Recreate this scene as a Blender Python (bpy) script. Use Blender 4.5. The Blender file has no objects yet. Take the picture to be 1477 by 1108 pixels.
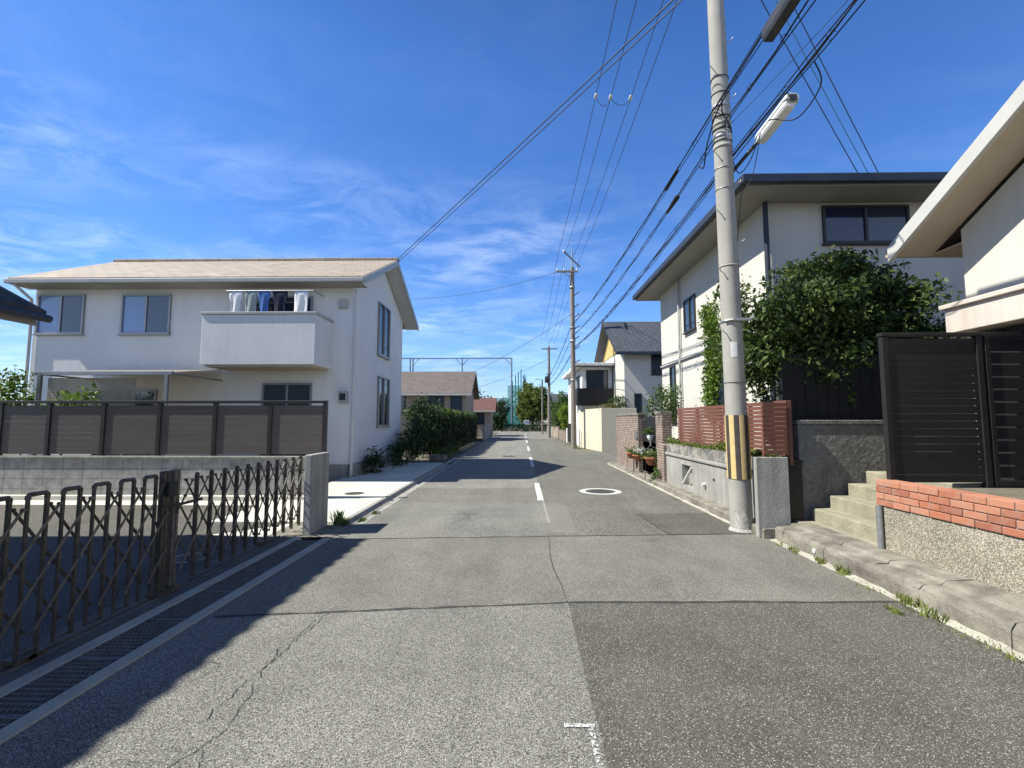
import bpy, math, random
import numpy as np
from mathutils import Vector, Matrix
R = math.radians
PI = math.pi
rnd = random.Random(7)
scene = bpy.context.scene
COL = scene.collection
WL = {}                                   # world location of every object's origin

# ------------------------------------------------------------------ helpers
def tag(o, label=None, cat=None, group=None, kind=None):
    if label: o['label'] = label
    if cat: o['category'] = cat
    if group: o['group'] = group
    if kind: o['kind'] = kind
    return o

def thing(name, label, cat, loc, group=None, rz=0.0):
    o = bpy.data.objects.new(name, None)
    COL.objects.link(o)
    o.empty_display_size = 0.2
    o.location = loc
    o.rotation_euler = (0, 0, rz)
    WL[o.name] = Vector(loc)
    return tag(o, label, cat, group)

class MB:
    def __init__(s):
        s.v = []; s.f = []; s.m = []; s.sm = []
    def add(s, vs, fs, mi=0, smooth=False):
        b = len(s.v)
        s.v += [tuple(p) for p in vs]
        for f in fs:
            s.f.append(tuple(i + b for i in f)); s.m.append(mi); s.sm.append(smooth)
        return s
    def box(s, x0, x1, y0, y1, z0, z1, mi=0):
        if x0 > x1: x0, x1 = x1, x0
        if y0 > y1: y0, y1 = y1, y0
        if z0 > z1: z0, z1 = z1, z0
        vs = [(x0,y0,z0),(x1,y0,z0),(x1,y1,z0),(x0,y1,z0),(x0,y0,z1),(x1,y0,z1),(x1,y1,z1),(x0,y1,z1)]
        return s.add(vs, [(0,3,2,1),(4,5,6,7),(0,1,5,4),(1,2,6,5),(2,3,7,6),(3,0,4,7)], mi)
    def prism(s, poly, a, b, axis='x', mi=0):
        """poly: list of 2-tuples in the plane normal to axis, extruded from a to b"""
        def pt(p, t):
            if axis == 'x': return (t, p[0], p[1])
            if axis == 'y': return (p[0], t, p[1])
            return (p[0], p[1], t)
        n = len(poly)
        vs = [pt(p, a) for p in poly] + [pt(p, b) for p in poly]
        fs = [tuple(range(n))[::-1], tuple(range(n, 2*n))]
        for i in range(n):
            j = (i+1) % n
            fs.append((i, j, n+j, n+i))
        return s.add(vs, fs, mi)
    def quad(s, a, b, c, d, mi=0):
        return s.add([a,b,c,d], [(0,1,2,3)], mi)
    def tube(s, pts, r, n=8, mi=0, caps=True, smooth=True):
        pts = [Vector(p) for p in pts]
        k = len(pts)
        rs = r if isinstance(r, (list, tuple)) else [r]*k
        vs = []; fs = []
        t0 = (pts[1]-pts[0]).normalized()
        ref = Vector((0,0,1)) if abs(t0.z) < .9 else Vector((0,1,0))
        u = t0.cross(ref).normalized()
        for i, p in enumerate(pts):
            if i == 0: t = pts[1]-pts[0]
            elif i == k-1: t = pts[-1]-pts[-2]
            else: t = (pts[i+1]-pts[i]).normalized() + (pts[i]-pts[i-1]).normalized()
            t = t.normalized()
            u = (u - t*u.dot(t)).normalized()
            w = t.cross(u)
            for j in range(n):
                a = 2*PI*j/n
                vs.append(p + (u*math.cos(a) + w*math.sin(a))*rs[i])
        for i in range(k-1):
            for j in range(n):
                j2 = (j+1) % n
                fs.append((i*n+j, i*n+j2, (i+1)*n+j2, (i+1)*n+j))
        s.add(vs, fs, mi, smooth)
        if caps:
            s.add(vs[:n], [tuple(range(n))[::-1]], mi); s.add(vs[-n:], [tuple(range(n))], mi)
        return s
    def bar(s, a, b, w, d, up=(0,0,1), mi=0):
        a = Vector(a); b = Vector(b); t = (b-a).normalized(); up = Vector(up)
        if abs(t.dot(up)) > .95: up = Vector((0,1,0))
        u = t.cross(up).normalized()*w/2; v = u.cross(t).normalized()*d/2
        vs = [a-u-v, a+u-v, a+u+v, a-u+v, b-u-v, b+u-v, b+u+v, b-u+v]
        return s.add(vs, [(0,3,2,1),(4,5,6,7),(0,1,5,4),(1,2,6,5),(2,3,7,6),(3,0,4,7)], mi)
    def lathe(s, cx, cy, prof, n=20, mi=0, smooth=True):
        vs = []; fs = []
        k = len(prof)
        for r, z in prof:
            for j in range(n):
                a = 2*PI*j/n
                vs.append((cx+r*math.cos(a), cy+r*math.sin(a), z))
        for i in range(k-1):
            for j in range(n):
                j2 = (j+1) % n
                fs.append((i*n+j, i*n+j2, (i+1)*n+j2, (i+1)*n+j))
        s.add(vs, fs, mi, smooth)
        s.add(vs[:n], [tuple(range(n))[::-1]], mi); s.add(vs[-n:], [tuple(range(n))], mi)
        return s
    def build(s, name, mats, parent=None, bevel=0.0, local=False):
        me = bpy.data.meshes.new(name)
        if not isinstance(mats, (list, tuple)): mats = [mats]
        if parent is not None:
            off = WL[parent.name]
        else:
            xs = [p[0] for p in s.v]; ys = [p[1] for p in s.v]; zs = [p[2] for p in s.v]
            off = Vector(((min(xs)+max(xs))/2, (min(ys)+max(ys))/2, min(zs)))
        if local: off = Vector((0,0,0))
        me.from_pydata([(p[0]-off.x, p[1]-off.y, p[2]-off.z) for p in s.v], [], s.f)
        for m in mats: me.materials.append(m)
        me.polygons.foreach_set('material_index', s.m)
        me.polygons.foreach_set('use_smooth', s.sm)
        me.update()
        o = bpy.data.objects.new(name, me)
        COL.objects.link(o)
        if parent is not None:
            o.parent = parent; WL[o.name] = WL[parent.name]
        else:
            o.location = off; WL[o.name] = off
        if bevel:
            b = o.modifiers.new('bevel', 'BEVEL'); b.width = bevel; b.segments = 2
            b.limit_method = 'ANGLE'; b.angle_limit = R(40)
        return o

def copy_tree(o, parent=None):
    c = o.copy(); COL.objects.link(c)
    if parent is not None: c.parent = parent
    for ch in list(o.children): copy_tree(ch, c)
    return c

# ------------------------------------------------------------------ materials
def _new(name):
    m = bpy.data.materials.new(name); m.use_nodes = True
    nt = m.node_tree
    return m, nt, nt.nodes, nt.links, nt.nodes['Principled BSDF']
def rgb(c): return (c[0], c[1], c[2], 1)
def scl(c, k): return tuple(x*k for x in c)

def M(name, c1, c2=None, scale=3.0, rough=.8, bump=0.0, bscale=60.0, metal=0.0, spec=.3, fine=.0, fscale=90.0, stretch=None, streak=0.0):
    m, nt, N, L, P = _new(name)
    if c2 is None: c2 = scl(c1, .8)
    tc = N.new('ShaderNodeTexCoord')
    src = tc.outputs['Object']
    if stretch:
        mp = N.new('ShaderNodeMapping'); mp.inputs['Scale'].default_value = stretch
        L.new(src, mp.inputs['Vector']); vec = mp.outputs['Vector']
    else: vec = src
    n = N.new('ShaderNodeTexNoise'); n.inputs['Scale'].default_value = scale; n.inputs['Detail'].default_value = 7; n.inputs['Roughness'].default_value = .62
    L.new(vec, n.inputs['Vector'])
    r = N.new('ShaderNodeValToRGB'); r.color_ramp.elements[0].position = .32; r.color_ramp.elements[1].position = .68
    r.color_ramp.elements[0].color = rgb(c2); r.color_ramp.elements[1].color = rgb(c1)
    L.new(n.outputs['Fac'], r.inputs['Fac'])
    out = r.outputs['Color']
    if fine:
        n2 = N.new('ShaderNodeTexNoise'); n2.inputs['Scale'].default_value = fscale; n2.inputs['Detail'].default_value = 4
        L.new(src, n2.inputs['Vector'])
        mr = N.new('ShaderNodeMapRange'); mr.inputs['From Min'].default_value = .3; mr.inputs['From Max'].default_value = .7
        mr.inputs['To Min'].default_value = 1-fine; mr.inputs['To Max'].default_value = 1+fine
        L.new(n2.outputs['Fac'], mr.inputs['Value'])
        mx = N.new('ShaderNodeVectorMath'); mx.operation = 'SCALE'
        L.new(out, mx.inputs[0]); L.new(mr.outputs['Result'], mx.inputs['Scale']); out = mx.outputs['Vector']
    if streak:      # rain streaks: stretched along z
        mp2 = N.new('ShaderNodeMapping'); mp2.inputs['Scale'].default_value = (9, 9, .5)
        L.new(src, mp2.inputs['Vector'])
        n3 = N.new('ShaderNodeTexNoise'); n3.inputs['Scale'].default_value = 1.0; n3.inputs['Detail'].default_value = 5
        L.new(mp2.outputs['Vector'], n3.inputs['Vector'])
        mr3 = N.new('ShaderNodeMapRange'); mr3.inputs['From Min'].default_value = .45; mr3.inputs['From Max'].default_value = .75
        mr3.inputs['To Min'].default_value = 1; mr3.inputs['To Max'].default_value = 1-streak
        L.new(n3.outputs['Fac'], mr3.inputs['Value'])
        mx3 = N.new('ShaderNodeVectorMath'); mx3.operation = 'SCALE'
        L.new(out, mx3.inputs[0]); L.new(mr3.outputs['Result'], mx3.inputs['Scale']); out = mx3.outputs['Vector']
    L.new(out, P.inputs['Base Color'])
    P.inputs['Roughness'].default_value = rough; P.inputs['Metallic'].default_value = metal
    P.inputs['Specular IOR Level'].default_value = spec
    if bump:
        nb = N.new('ShaderNodeTexNoise'); nb.inputs['Scale'].default_value = bscale; nb.inputs['Detail'].default_value = 5
        L.new(src, nb.inputs['Vector'])
        b = N.new('ShaderNodeBump'); b.inputs['Strength'].default_value = bump; b.inputs['Distance'].default_value = .02
        L.new(nb.outputs['Fac'], b.inputs['Height']); L.new(b.outputs['Normal'], P.inputs['Normal'])
    return m

def asphalt(name, base, contrast=.5, scale=110.0, white=.03, patch=.18, brown=0.0):
    m, nt, N, L, P = _new(name)
    tc = N.new('ShaderNodeTexCoord'); src = tc.outputs['Object']
    v = N.new('ShaderNodeTexVoronoi'); v.inputs['Scale'].default_value = scale
    L.new(src, v.inputs['Vector'])
    sep = N.new('ShaderNodeSeparateColor'); L.new(v.outputs['Color'], sep.inputs['Color'])
    # stone brightness
    mr = N.new('ShaderNodeMapRange'); mr.inputs['To Min'].default_value = 1-contrast; mr.inputs['To Max'].default_value = 1+contrast
    L.new(sep.outputs['Red'], mr.inputs['Value'])
    # bitumen between stones
    mr2 = N.new('ShaderNodeMapRange'); mr2.inputs['From Min'].default_value = .25; mr2.inputs['From Max'].default_value = .75
    mr2.inputs['To Min'].default_value = 1.12; mr2.inputs['To Max'].default_value = .5
    L.new(v.outputs['Distance'], mr2.inputs['Value'])
    # large patches
    n = N.new('ShaderNodeTexNoise'); n.inputs['Scale'].default_value = .9; n.inputs['Detail'].default_value = 8; n.inputs['Roughness'].default_value = .65
    L.new(src, n.inputs['Vector'])
    mr3 = N.new('ShaderNodeMapRange'); mr3.inputs['From Min'].default_value = .3; mr3.inputs['From Max'].default_value = .7
    mr3.inputs['To Min'].default_value = 1-patch; mr3.inputs['To Max'].default_value = 1+patch
    L.new(n.outputs['Fac'], mr3.inputs['Value'])
    # tyre-worn longitudinal streaks
    mp = N.new('ShaderNodeMapping'); mp.inputs['Scale'].default_value = (2.2, .12, 1); L.new(src, mp.inputs['Vector'])
    n4 = N.new('ShaderNodeTexNoise'); n4.inputs['Scale'].default_value = 1; n4.inputs['Detail'].default_value = 4; L.new(mp.outputs['Vector'], n4.inputs['Vector'])
    mr4 = N.new('ShaderNodeMapRange'); mr4.inputs['From Min'].default_value = .3; mr4.inputs['From Max'].default_value = .7
    mr4.inputs['To Min'].default_value = .9; mr4.inputs['To Max'].default_value = 1.1; L.new(n4.outputs['Fac'], mr4.inputs['Value'])
    mul = N.new('ShaderNodeMath'); mul.operation = 'MULTIPLY'; L.new(mr.outputs['Result'], mul.inputs[0]); L.new(mr2.outputs['Result'], mul.inputs[1])
    mulb = N.new('ShaderNodeMath'); mulb.operation = 'MULTIPLY'; L.new(mul.outputs[0], mulb.inputs[0]); L.new(mr3.outputs['Result'], mulb.inputs[1])
    mulc = N.new('ShaderNodeMath'); mulc.operation = 'MULTIPLY'; L.new(mulb.outputs[0], mulc.inputs[0]); L.new(mr4.outputs['Result'], mulc.inputs[1])
    ns = N.new('ShaderNodeTexNoise'); ns.inputs['Scale'].default_value = .55; ns.inputs['Detail'].default_value = 9; ns.inputs['Roughness'].default_value = .7; ns.inputs['Distortion'].default_value = .6; L.new(src, ns.inputs['Vector'])
    mrs = N.new('ShaderNodeMapRange'); mrs.inputs['From Min'].default_value = .56; mrs.inputs['From Max'].default_value = .68; mrs.inputs['To Min'].default_value = 1; mrs.inputs['To Max'].default_value = .82; L.new(ns.outputs['Fac'], mrs.inputs['Value'])
    muld = N.new('ShaderNodeMath'); muld.operation = 'MULTIPLY'; L.new(mulc.outputs[0], muld.inputs[0]); L.new(mrs.outputs[0], muld.inputs[1]); mulc = muld
    # slight hue shift per stone
    hue = N.new('ShaderNodeMix'); hue.data_type = 'RGBA'
    hue.inputs['A'].default_value = rgb(base); hue.inputs['B'].default_value = (base[0]*1.08, base[1]*.98, base[2]*.86, 1)
    L.new(sep.outputs['Green'], hue.inputs['Factor'])
    colr = hue.outputs['Result']
    if brown:
        nb = N.new('ShaderNodeTexNoise'); nb.inputs['Scale'].default_value = 1.3; nb.inputs['Detail'].default_value = 4; L.new(src, nb.inputs['Vector'])
        rr = N.new('ShaderNodeMapRange'); rr.inputs['From Min'].default_value = .5; rr.inputs['From Max'].default_value = .72
        rr.inputs['To Max'].default_value = brown; L.new(nb.outputs['Fac'], rr.inputs['Value'])
        mxb = N.new('ShaderNodeMix'); mxb.data_type = 'RGBA'; L.new(rr.outputs['Result'], mxb.inputs['Factor'])
        L.new(colr, mxb.inputs['A']); mxb.inputs['B'].default_value = (base[0]*1.0, base[1]*.8, base[2]*.78, 1); colr = mxb.outputs['Result']
    sc = N.new('ShaderNodeVectorMath'); sc.operation = 'SCALE'; L.new(colr, sc.inputs[0]); L.new(mulc.outputs[0], sc.inputs['Scale'])
    # pale quartz chips
    cmp_ = N.new('ShaderNodeMath'); cmp_.operation = 'GREATER_THAN'; cmp_.inputs[1].default_value = 1-white; L.new(sep.outputs['Blue'], cmp_.inputs[0])
    mx = N.new('ShaderNodeMix'); mx.data_type = 'RGBA'; L.new(cmp_.outputs[0], mx.inputs['Factor'])
    L.new(sc.outputs['Vector'], mx.inputs['A']); mx.inputs['B'].default_value = (.44, .43, .39, 1)
    L.new(mx.outputs['Result'], P.inputs['Base Color'])
    P.inputs['Roughness'].default_value = .85; P.inputs['Specular IOR Level'].default_value = .25
    b = N.new('ShaderNodeBump'); b.inputs['Strength'].default_value = .4; b.inputs['Distance'].default_value = .003; b.invert = True
    L.new(v.outputs['Distance'], b.inputs['Height']); L.new(b.outputs['Normal'], P.inputs['Normal'])
    return m

def bricky(name, c1, c2, mortar, bw, bh, axis='x', msize=.012, rough=.85, bump=.4, offset=.5, var=.0):
    m, nt, N, L, P = _new(name)
    tc = N.new('ShaderNodeTexCoord'); sp = N.new('ShaderNodeSeparateXYZ'); L.new(tc.outputs['Object'], sp.inputs[0])
    cb = N.new('ShaderNodeCombineXYZ')
    if axis == 'xy':
        ad = N.new('ShaderNodeMath'); ad.operation = 'ADD'; L.new(sp.outputs['X'], ad.inputs[0]); L.new(sp.outputs['Y'], ad.inputs[1])
        L.new(ad.outputs[0], cb.inputs['X'])
    else:
        L.new(sp.outputs['X' if axis == 'x' else 'Y'], cb.inputs['X'])
    L.new(sp.outputs['Z'], cb.inputs['Y'])
    b = N.new('ShaderNodeTexBrick'); b.offset = offset
    b.inputs['Color1'].default_value = rgb(c1); b.inputs['Color2'].default_value = rgb(c2); b.inputs['Mortar'].default_value = rgb(mortar)
    b.inputs['Scale'].default_value = 1; b.inputs['Brick Width'].default_value = bw; b.inputs['Row Height'].default_value = bh
    b.inputs['Mortar Size'].default_value = msize; b.inputs['Mortar Smooth'].default_value = .2
    L.new(cb.outputs[0], b.inputs['Vector'])
    n = N.new('ShaderNodeTexNoise'); n.inputs['Scale'].default_value = 6; n.inputs['Detail'].default_value = 8; n.inputs['Roughness'].default_value = .7
    L.new(tc.outputs['Object'], n.inputs['Vector'])
    mr = N.new('ShaderNodeMapRange'); mr.inputs['From Min'].default_value = .3; mr.inputs['From Max'].default_value = .7
    mr.inputs['To Min'].default_value = .6; mr.inputs['To Max'].default_value = 1.3; L.new(n.outputs['Fac'], mr.inputs['Value'])
    sc = N.new('ShaderNodeVectorMath'); sc.operation = 'SCALE'; L.new(b.outputs['Color'], sc.inputs[0]); L.new(mr.outputs['Result'], sc.inputs['Scale'])
    L.new(sc.outputs['Vector'], P.inputs['Base Color'])
    P.inputs['Roughness'].default_value = rough; P.inputs['Specular IOR Level'].default_value = .25
    bp = N.new('ShaderNodeBump'); bp.inputs['Strength'].default_value = bump; bp.inputs['Distance'].default_value = .01; bp.invert = True
    L.new(b.outputs['Fac'], bp.inputs['Height']); L.new(bp.outputs['Normal'], P.inputs['Normal'])
    return m

def leafmat(name, c1, c2, c3=None, trans=.35):
    m, nt, N, L, P = _new(name)
    g = N.new('ShaderNodeNewGeometry')
    r = N.new('ShaderNodeValToRGB'); e = r.color_ramp.elements
    e[0].position = 0; e[0].color = rgb(c1); e[1].position = 1; e[1].color = rgb(c2)
    if c3:
        x = e.new(.9); x.color = rgb(c2); e[2].color = rgb(c3)
    L.new(g.outputs['Random Per Island'], r.inputs['Fac'])
    L.new(r.outputs['Color'], P.inputs['Base Color'])
    P.inputs['Roughness'].default_value = .5; P.inputs['Specular IOR Level'].default_value = .35
    t = N.new('ShaderNodeBsdfTranslucent'); L.new(r.outputs['Color'], t.inputs['Color'])
    mx = N.new('ShaderNodeMixShader'); mx.inputs[0].default_value = trans
    L.new(P.outputs[0], mx.inputs[1]); L.new(t.outputs[0], mx.inputs[2])
    L.new(mx.outputs[0], N['Material Output'].inputs['Surface'])
    return m

def glassy(name, c=(.02,.03,.045), rough=.06):
    m, nt, N, L, P = _new(name)
    P.inputs['Base Color'].default_value = rgb(c); P.inputs['Roughness'].default_value = rough
    P.inputs['Specular IOR Level'].default_value = .8
    tc = N.new('ShaderNodeTexCoord'); n = N.new('ShaderNodeTexNoise'); n.inputs['Scale'].default_value = 1.4; L.new(tc.outputs['Object'], n.inputs['Vector'])
    b = N.new('ShaderNodeBump'); b.inputs['Strength'].default_value = .08; b.inputs['Distance'].default_value = .05
    L.new(n.outputs['Fac'], b.inputs['Height']); L.new(b.outputs['Normal'], P.inputs['Normal'])
    return m

def netmat(name, c, dens):
    m, nt, N, L, P = _new(name)
    P.inputs['Base Color'].default_value = rgb(c)
    t = N.new('ShaderNodeBsdfTransparent'); mx = N.new('ShaderNodeMixShader'); mx.inputs[0].default_value = dens
    L.new(t.outputs[0], mx.inputs[1]); L.new(P.outputs[0], mx.inputs[2]); L.new(mx.outputs[0], N['Material Output'].inputs['Surface'])
    return m

def wavebump(name, c1, c2, period, axis, rough=.7, strength=.8, rows=None):
    """roof tiles: courses run along one axis"""
    m, nt, N, L, P = _new(name)
    tc = N.new('ShaderNodeTexCoord'); sp = N.new('ShaderNodeSeparateXYZ'); L.new(tc.outputs['Object'], sp.inputs[0])
    cb = N.new('ShaderNodeCombineXYZ')
    o = {'x': ('X','Y'), 'y': ('Y','X')}[axis]
    L.new(sp.outputs[o[0]], cb.inputs['X']); L.new(sp.outputs[o[1]], cb.inputs['Y'])
    b = N.new('ShaderNodeTexBrick'); b.offset = .5
    b.inputs['Color1'].default_value = rgb(c1); b.inputs['Color2'].default_value = rgb(c2); b.inputs['Mortar'].default_value = rgb(scl(c2, .55))
    b.inputs['Scale'].default_value = 1; b.inputs['Brick Width'].default_value = period; b.inputs['Row Height'].default_value = rows or period
    b.inputs['Mortar Size'].default_value = .012; L.new(cb.outputs[0], b.inputs['Vector'])
    n = N.new('ShaderNodeTexNoise'); n.inputs['Scale'].default_value = 2.2; n.inputs['Detail'].default_value = 6; L.new(tc.outputs['Object'], n.inputs['Vector'])
    mr = N.new('ShaderNodeMapRange'); mr.inputs['To Min'].default_value = .7; mr.inputs['To Max'].default_value = 1.3; L.new(n.outputs['Fac'], mr.inputs['Value'])
    sc = N.new('ShaderNodeVectorMath'); sc.operation = 'SCALE'; L.new(b.outputs['Color'], sc.inputs[0]); L.new(mr.outputs['Result'], sc.inputs['Scale'])
    L.new(sc.outputs['Vector'], P.inputs['Base Color']); P.inputs['Roughness'].default_value = rough
    bp = N.new('ShaderNodeBump'); bp.inputs['Strength'].default_value = strength; bp.inputs['Distance'].default_value = .02; bp.invert = True
    L.new(b.outputs['Fac'], bp.inputs['Height']); L.new(bp.outputs['Normal'], P.inputs['Normal'])
    return m

A_light = asphalt('asphalt_pale', (.197,.20,.187), .8, 230, .03, .2)
A_dark = asphalt('asphalt_dark', (.112,.112,.101), .65, 240, .028, .2, brown=.35)
A_mid = asphalt('asphalt_mid', (.187,.188,.172), .5, 200, .012, .2)
A_far = asphalt('asphalt_far', (.225,.226,.209), .6, 150, .03, .18)
A_fard = asphalt('asphalt_far_dark', (.152,.153,.137), .6, 150, .03, .18)
A_patch_shade = asphalt('asphalt_patch_and_shade', (.115,.113,.103), .4, 150, .02, .1)  # road patch colour, reused as the shade tone of the yard floor
A_worn = asphalt('asphalt_worn', (.178,.179,.162), .6, 150, .03, .18)
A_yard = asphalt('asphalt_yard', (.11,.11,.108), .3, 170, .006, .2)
tar = M('tar', (.035,.034,.032), (.055,.053,.05), 30, .9)
crackm = M('crack_black', (.04,.039,.036), (.075,.072,.066), 40, .95)
paint = M('road_paint', (.60,.60,.57), (.42,.42,.40), 14, .75, fine=.15)
def flake(cover):
    m, nt, N, L, P = _new('flaked_paint')
    P.inputs['Base Color'].default_value = (.5,.5,.475,1); P.inputs['Roughness'].default_value = .8
    tc = N.new('ShaderNodeTexCoord'); n = N.new('ShaderNodeTexNoise'); n.inputs['Scale'].default_value = 55; n.inputs['Detail'].default_value = 6; n.inputs['Roughness'].default_value = .75
    L.new(tc.outputs['Object'], n.inputs['Vector'])
    r = N.new('ShaderNodeMapRange'); c0 = .5+(.5-cover)*.42
    r.inputs['From Min'].default_value = c0-.03; r.inputs['From Max'].default_value = c0+.03; L.new(n.outputs['Fac'], r.inputs['Value'])
    t = N.new('ShaderNodeBsdfTransparent'); mx = N.new('ShaderNodeMixShader'); L.new(r.outputs[0], mx.inputs[0]); L.new(t.outputs[0], mx.inputs[1]); L.new(P.outputs[0], mx.inputs[2])
    L.new(mx.outputs[0], N['Material Output'].inputs['Surface']); return m
paint_old = M('road_paint_worn', (.46,.46,.44), (.20,.20,.19), 45, .8, fine=.3)
conc = M('concrete', (.36,.35,.32), (.25,.24,.215), 2.2, .9, .35, 70, fine=.12, streak=.3)
conc_strip = M('concrete_strip', (.44,.42,.345), (.33,.31,.255), 3, .9, .3, 80, fine=.15)
conc_white = M('concrete_bright', (.62,.60,.53), (.43,.41,.36), 1.1, .9, .2, 90, fine=.06)
conc_dark = M('concrete_dark', (.14,.135,.125), (.085,.08,.075), 3, .9, .3, 60, fine=.15)
conc_kerb = M('concrete_kerb', (.285,.265,.215), (.115,.105,.087), 4, .92, .5, 60, fine=.22, fscale=140)
conc_pillar = M('concrete_pillar', (.42,.41,.375), (.30,.29,.265), 2, .9, .35, 60, fine=.1, streak=.3)
conc_pole = M('concrete_pole', (.37,.355,.315), (.29,.275,.245), 2, .85, .2, 110, fine=.09, fscale=150, streak=.12)
concpole_far = M('weathered_pole', (.27,.24,.20), (.19,.165,.14), 1.2, .85, .2, 90, fine=.1)
mortar = M('mortar_smear', (.5,.48,.44), (.28,.265,.24), 16, .95, .6, 60, fine=.2)
aggregate = asphalt('washed_aggregate', (.33,.31,.255), .5, 120, .05, .2)
block_x = bricky('concrete_block', (.36,.355,.33), (.31,.305,.285), (.2,.195,.185), .4, .2, 'x', .008, bump=.35, offset=0)
brick_red = bricky('red_brick', (.40,.125,.06), (.24,.075,.042), (.22,.12,.08), .21, .075, 'y', .008)
def brickcap(name):
    m, nt, N, L, P = _new(name)
    g = N.new('ShaderNodeNewGeometry'); r = N.new('ShaderNodeValToRGB'); e = r.color_ramp.elements
    e[0].color = (.26,.09,.055,1); e[1].color = (.44,.20,.125,1); x = e.new(.45); x.color = (.38,.13,.065,1); L.new(g.outputs['Random Per Island'], r.inputs['Fac'])
    tc = N.new('ShaderNodeTexCoord'); n = N.new('ShaderNodeTexNoise'); n.inputs['Scale'].default_value = 14; n.inputs['Detail'].default_value = 8; n.inputs['Roughness'].default_value = .75; L.new(tc.outputs['Object'], n.inputs['Vector'])
    mr = N.new('ShaderNodeMapRange'); mr.inputs['From Min'].default_value = .45; mr.inputs['From Max'].default_value = .75; mr.inputs['To Max'].default_value = .75; L.new(n.outputs['Fac'], mr.inputs['Value'])
    mx = N.new('ShaderNodeMix'); mx.data_type = 'RGBA'; L.new(mr.outputs[0], mx.inputs['Factor']); L.new(r.outputs['Color'], mx.inputs['A']); mx.inputs['B'].default_value = (.33,.24,.19,1)
    L.new(mx.outputs['Result'], P.inputs['Base Color']); P.inputs['Roughness'].default_value = .85
    b = N.new('ShaderNodeBump'); b.inputs['Strength'].default_value = .5; b.inputs['Distance'].default_value = .01; L.new(n.outputs['Fac'], b.inputs['Height']); L.new(b.outputs['Normal'], P.inputs['Normal']); return m
brick_cap = brickcap('orange_brick'); mortar_red = M('brick_mortar', (.24,.21,.18), (.13,.11,.095), 20, .95, .4, 60)
thin_brick = bricky('thin_tan_brick', (.35,.275,.22), (.28,.22,.178), (.14,.115,.098), .23, .06, 'xy', .012, bump=.8)
def crazy(name):
    m, nt, N, L, P = _new(name)
    tc = N.new('ShaderNodeTexCoord'); nz = N.new('ShaderNodeTexNoise'); nz.inputs['Scale'].default_value = 5; L.new(tc.outputs['Object'], nz.inputs['Vector'])
    mxv = N.new('ShaderNodeMix'); mxv.data_type = 'VECTOR'; mxv.inputs['Factor'].default_value = .12; L.new(tc.outputs['Object'], mxv.inputs['A']); L.new(nz.outputs['Color'], mxv.inputs['B'])
    v = N.new('ShaderNodeTexVoronoi'); v.inputs['Scale'].default_value = 5.5; L.new(mxv.outputs['Result'], v.inputs['Vector'])
    e = N.new('ShaderNodeTexVoronoi'); e.feature = 'DISTANCE_TO_EDGE'; e.inputs['Scale'].default_value = 5.5; L.new(mxv.outputs['Result'], e.inputs['Vector'])
    sep = N.new('ShaderNodeSeparateColor'); L.new(v.outputs['Color'], sep.inputs['Color'])
    r = N.new('ShaderNodeValToRGB'); q = r.color_ramp.elements; q[0].color = (.13,.125,.12,1); q[1].color = (.34,.31,.26,1); x = q.new(.5); x.color = (.22,.195,.165,1); L.new(sep.outputs['Red'], r.inputs['Fac'])
    n2 = N.new('ShaderNodeTexNoise'); n2.inputs['Scale'].default_value = 22; n2.inputs['Detail'].default_value = 6; L.new(tc.outputs['Object'], n2.inputs['Vector'])
    mr = N.new('ShaderNodeMapRange'); mr.inputs['To Min'].default_value = .65; mr.inputs['To Max'].default_value = 1.35; L.new(n2.outputs['Fac'], mr.inputs['Value'])
    sc = N.new('ShaderNodeVectorMath'); sc.operation = 'SCALE'; L.new(r.outputs['Color'], sc.inputs[0]); L.new(mr.outputs[0], sc.inputs['Scale'])
    lt = N.new('ShaderNodeMath'); lt.operation = 'LESS_THAN'; lt.inputs[1].default_value = .045; L.new(e.outputs['Distance'], lt.inputs[0])
    mx = N.new('ShaderNodeMix'); mx.data_type = 'RGBA'; L.new(lt.outputs[0], mx.inputs['Factor']); L.new(sc.outputs[0], mx.inputs['A']); mx.inputs['B'].default_value = (.25,.245,.23,1)
    L.new(mx.outputs['Result'], P.inputs['Base Color']); P.inputs['Roughness'].default_value = .8; return m
stone_crazy = crazy('crazy_stone')
iron = M('bronze_iron', (.105,.085,.066), (.05,.04,.032), 16, .5, .2, 120, .3, .5, fine=.3, fscale=60)
iron_pale_lit = M('bronze_pale_lit', (.17,.15,.125), (.09,.077,.064), 14, .45, .2, 120, .3, .5, fine=.3, fscale=60)  # paler copy: light caught by the front bars; also the far end post
iron_dark = M('dark_iron', (.028,.027,.027), (.018,.017,.017), 8, .5, 0, 60, .3, .4)
steel = M('galvanised', (.40,.41,.42), (.28,.29,.30), 12, .45, .1, 80, .7, .5)
grate_steel = M('grate_steel', (.23,.235,.24), (.13,.13,.13), 8, .55, .1, 80, .5, .5)
trench = M('drain_dark', (.03,.03,.03), (.015,.015,.015), 6, .9)
wall_white = M('white_render', (.76,.76,.74), (.69,.69,.67), .8, .9, .35, 90, fine=.05, streak=.05)
wall_bal = M('balcony_render', (.74,.73,.715), (.66,.65,.64), 1.4, .9, .35, 80, fine=.05, streak=.06)
wall_cream = M('cream_render', (.60,.575,.505), (.54,.515,.455), .9, .9, .35, 90, fine=.06, streak=.06)
wall_tan = M('tan_render', (.60,.55,.42), (.54,.49,.375), 1.0, .9, .3, 70, fine=.06, streak=.05)
wall_yellow = M('ochre_render', (.5,.36,.14), (.44,.31,.12), 1.0, .9)
wall_dull = M('dull_render', (.36,.29,.225), (.29,.235,.185), 1.0, .9, fine=.06)
roof_beige = wavebump('beige_slate', (.34,.275,.21), (.28,.225,.175), .45, 'x', rows=.22)
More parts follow.
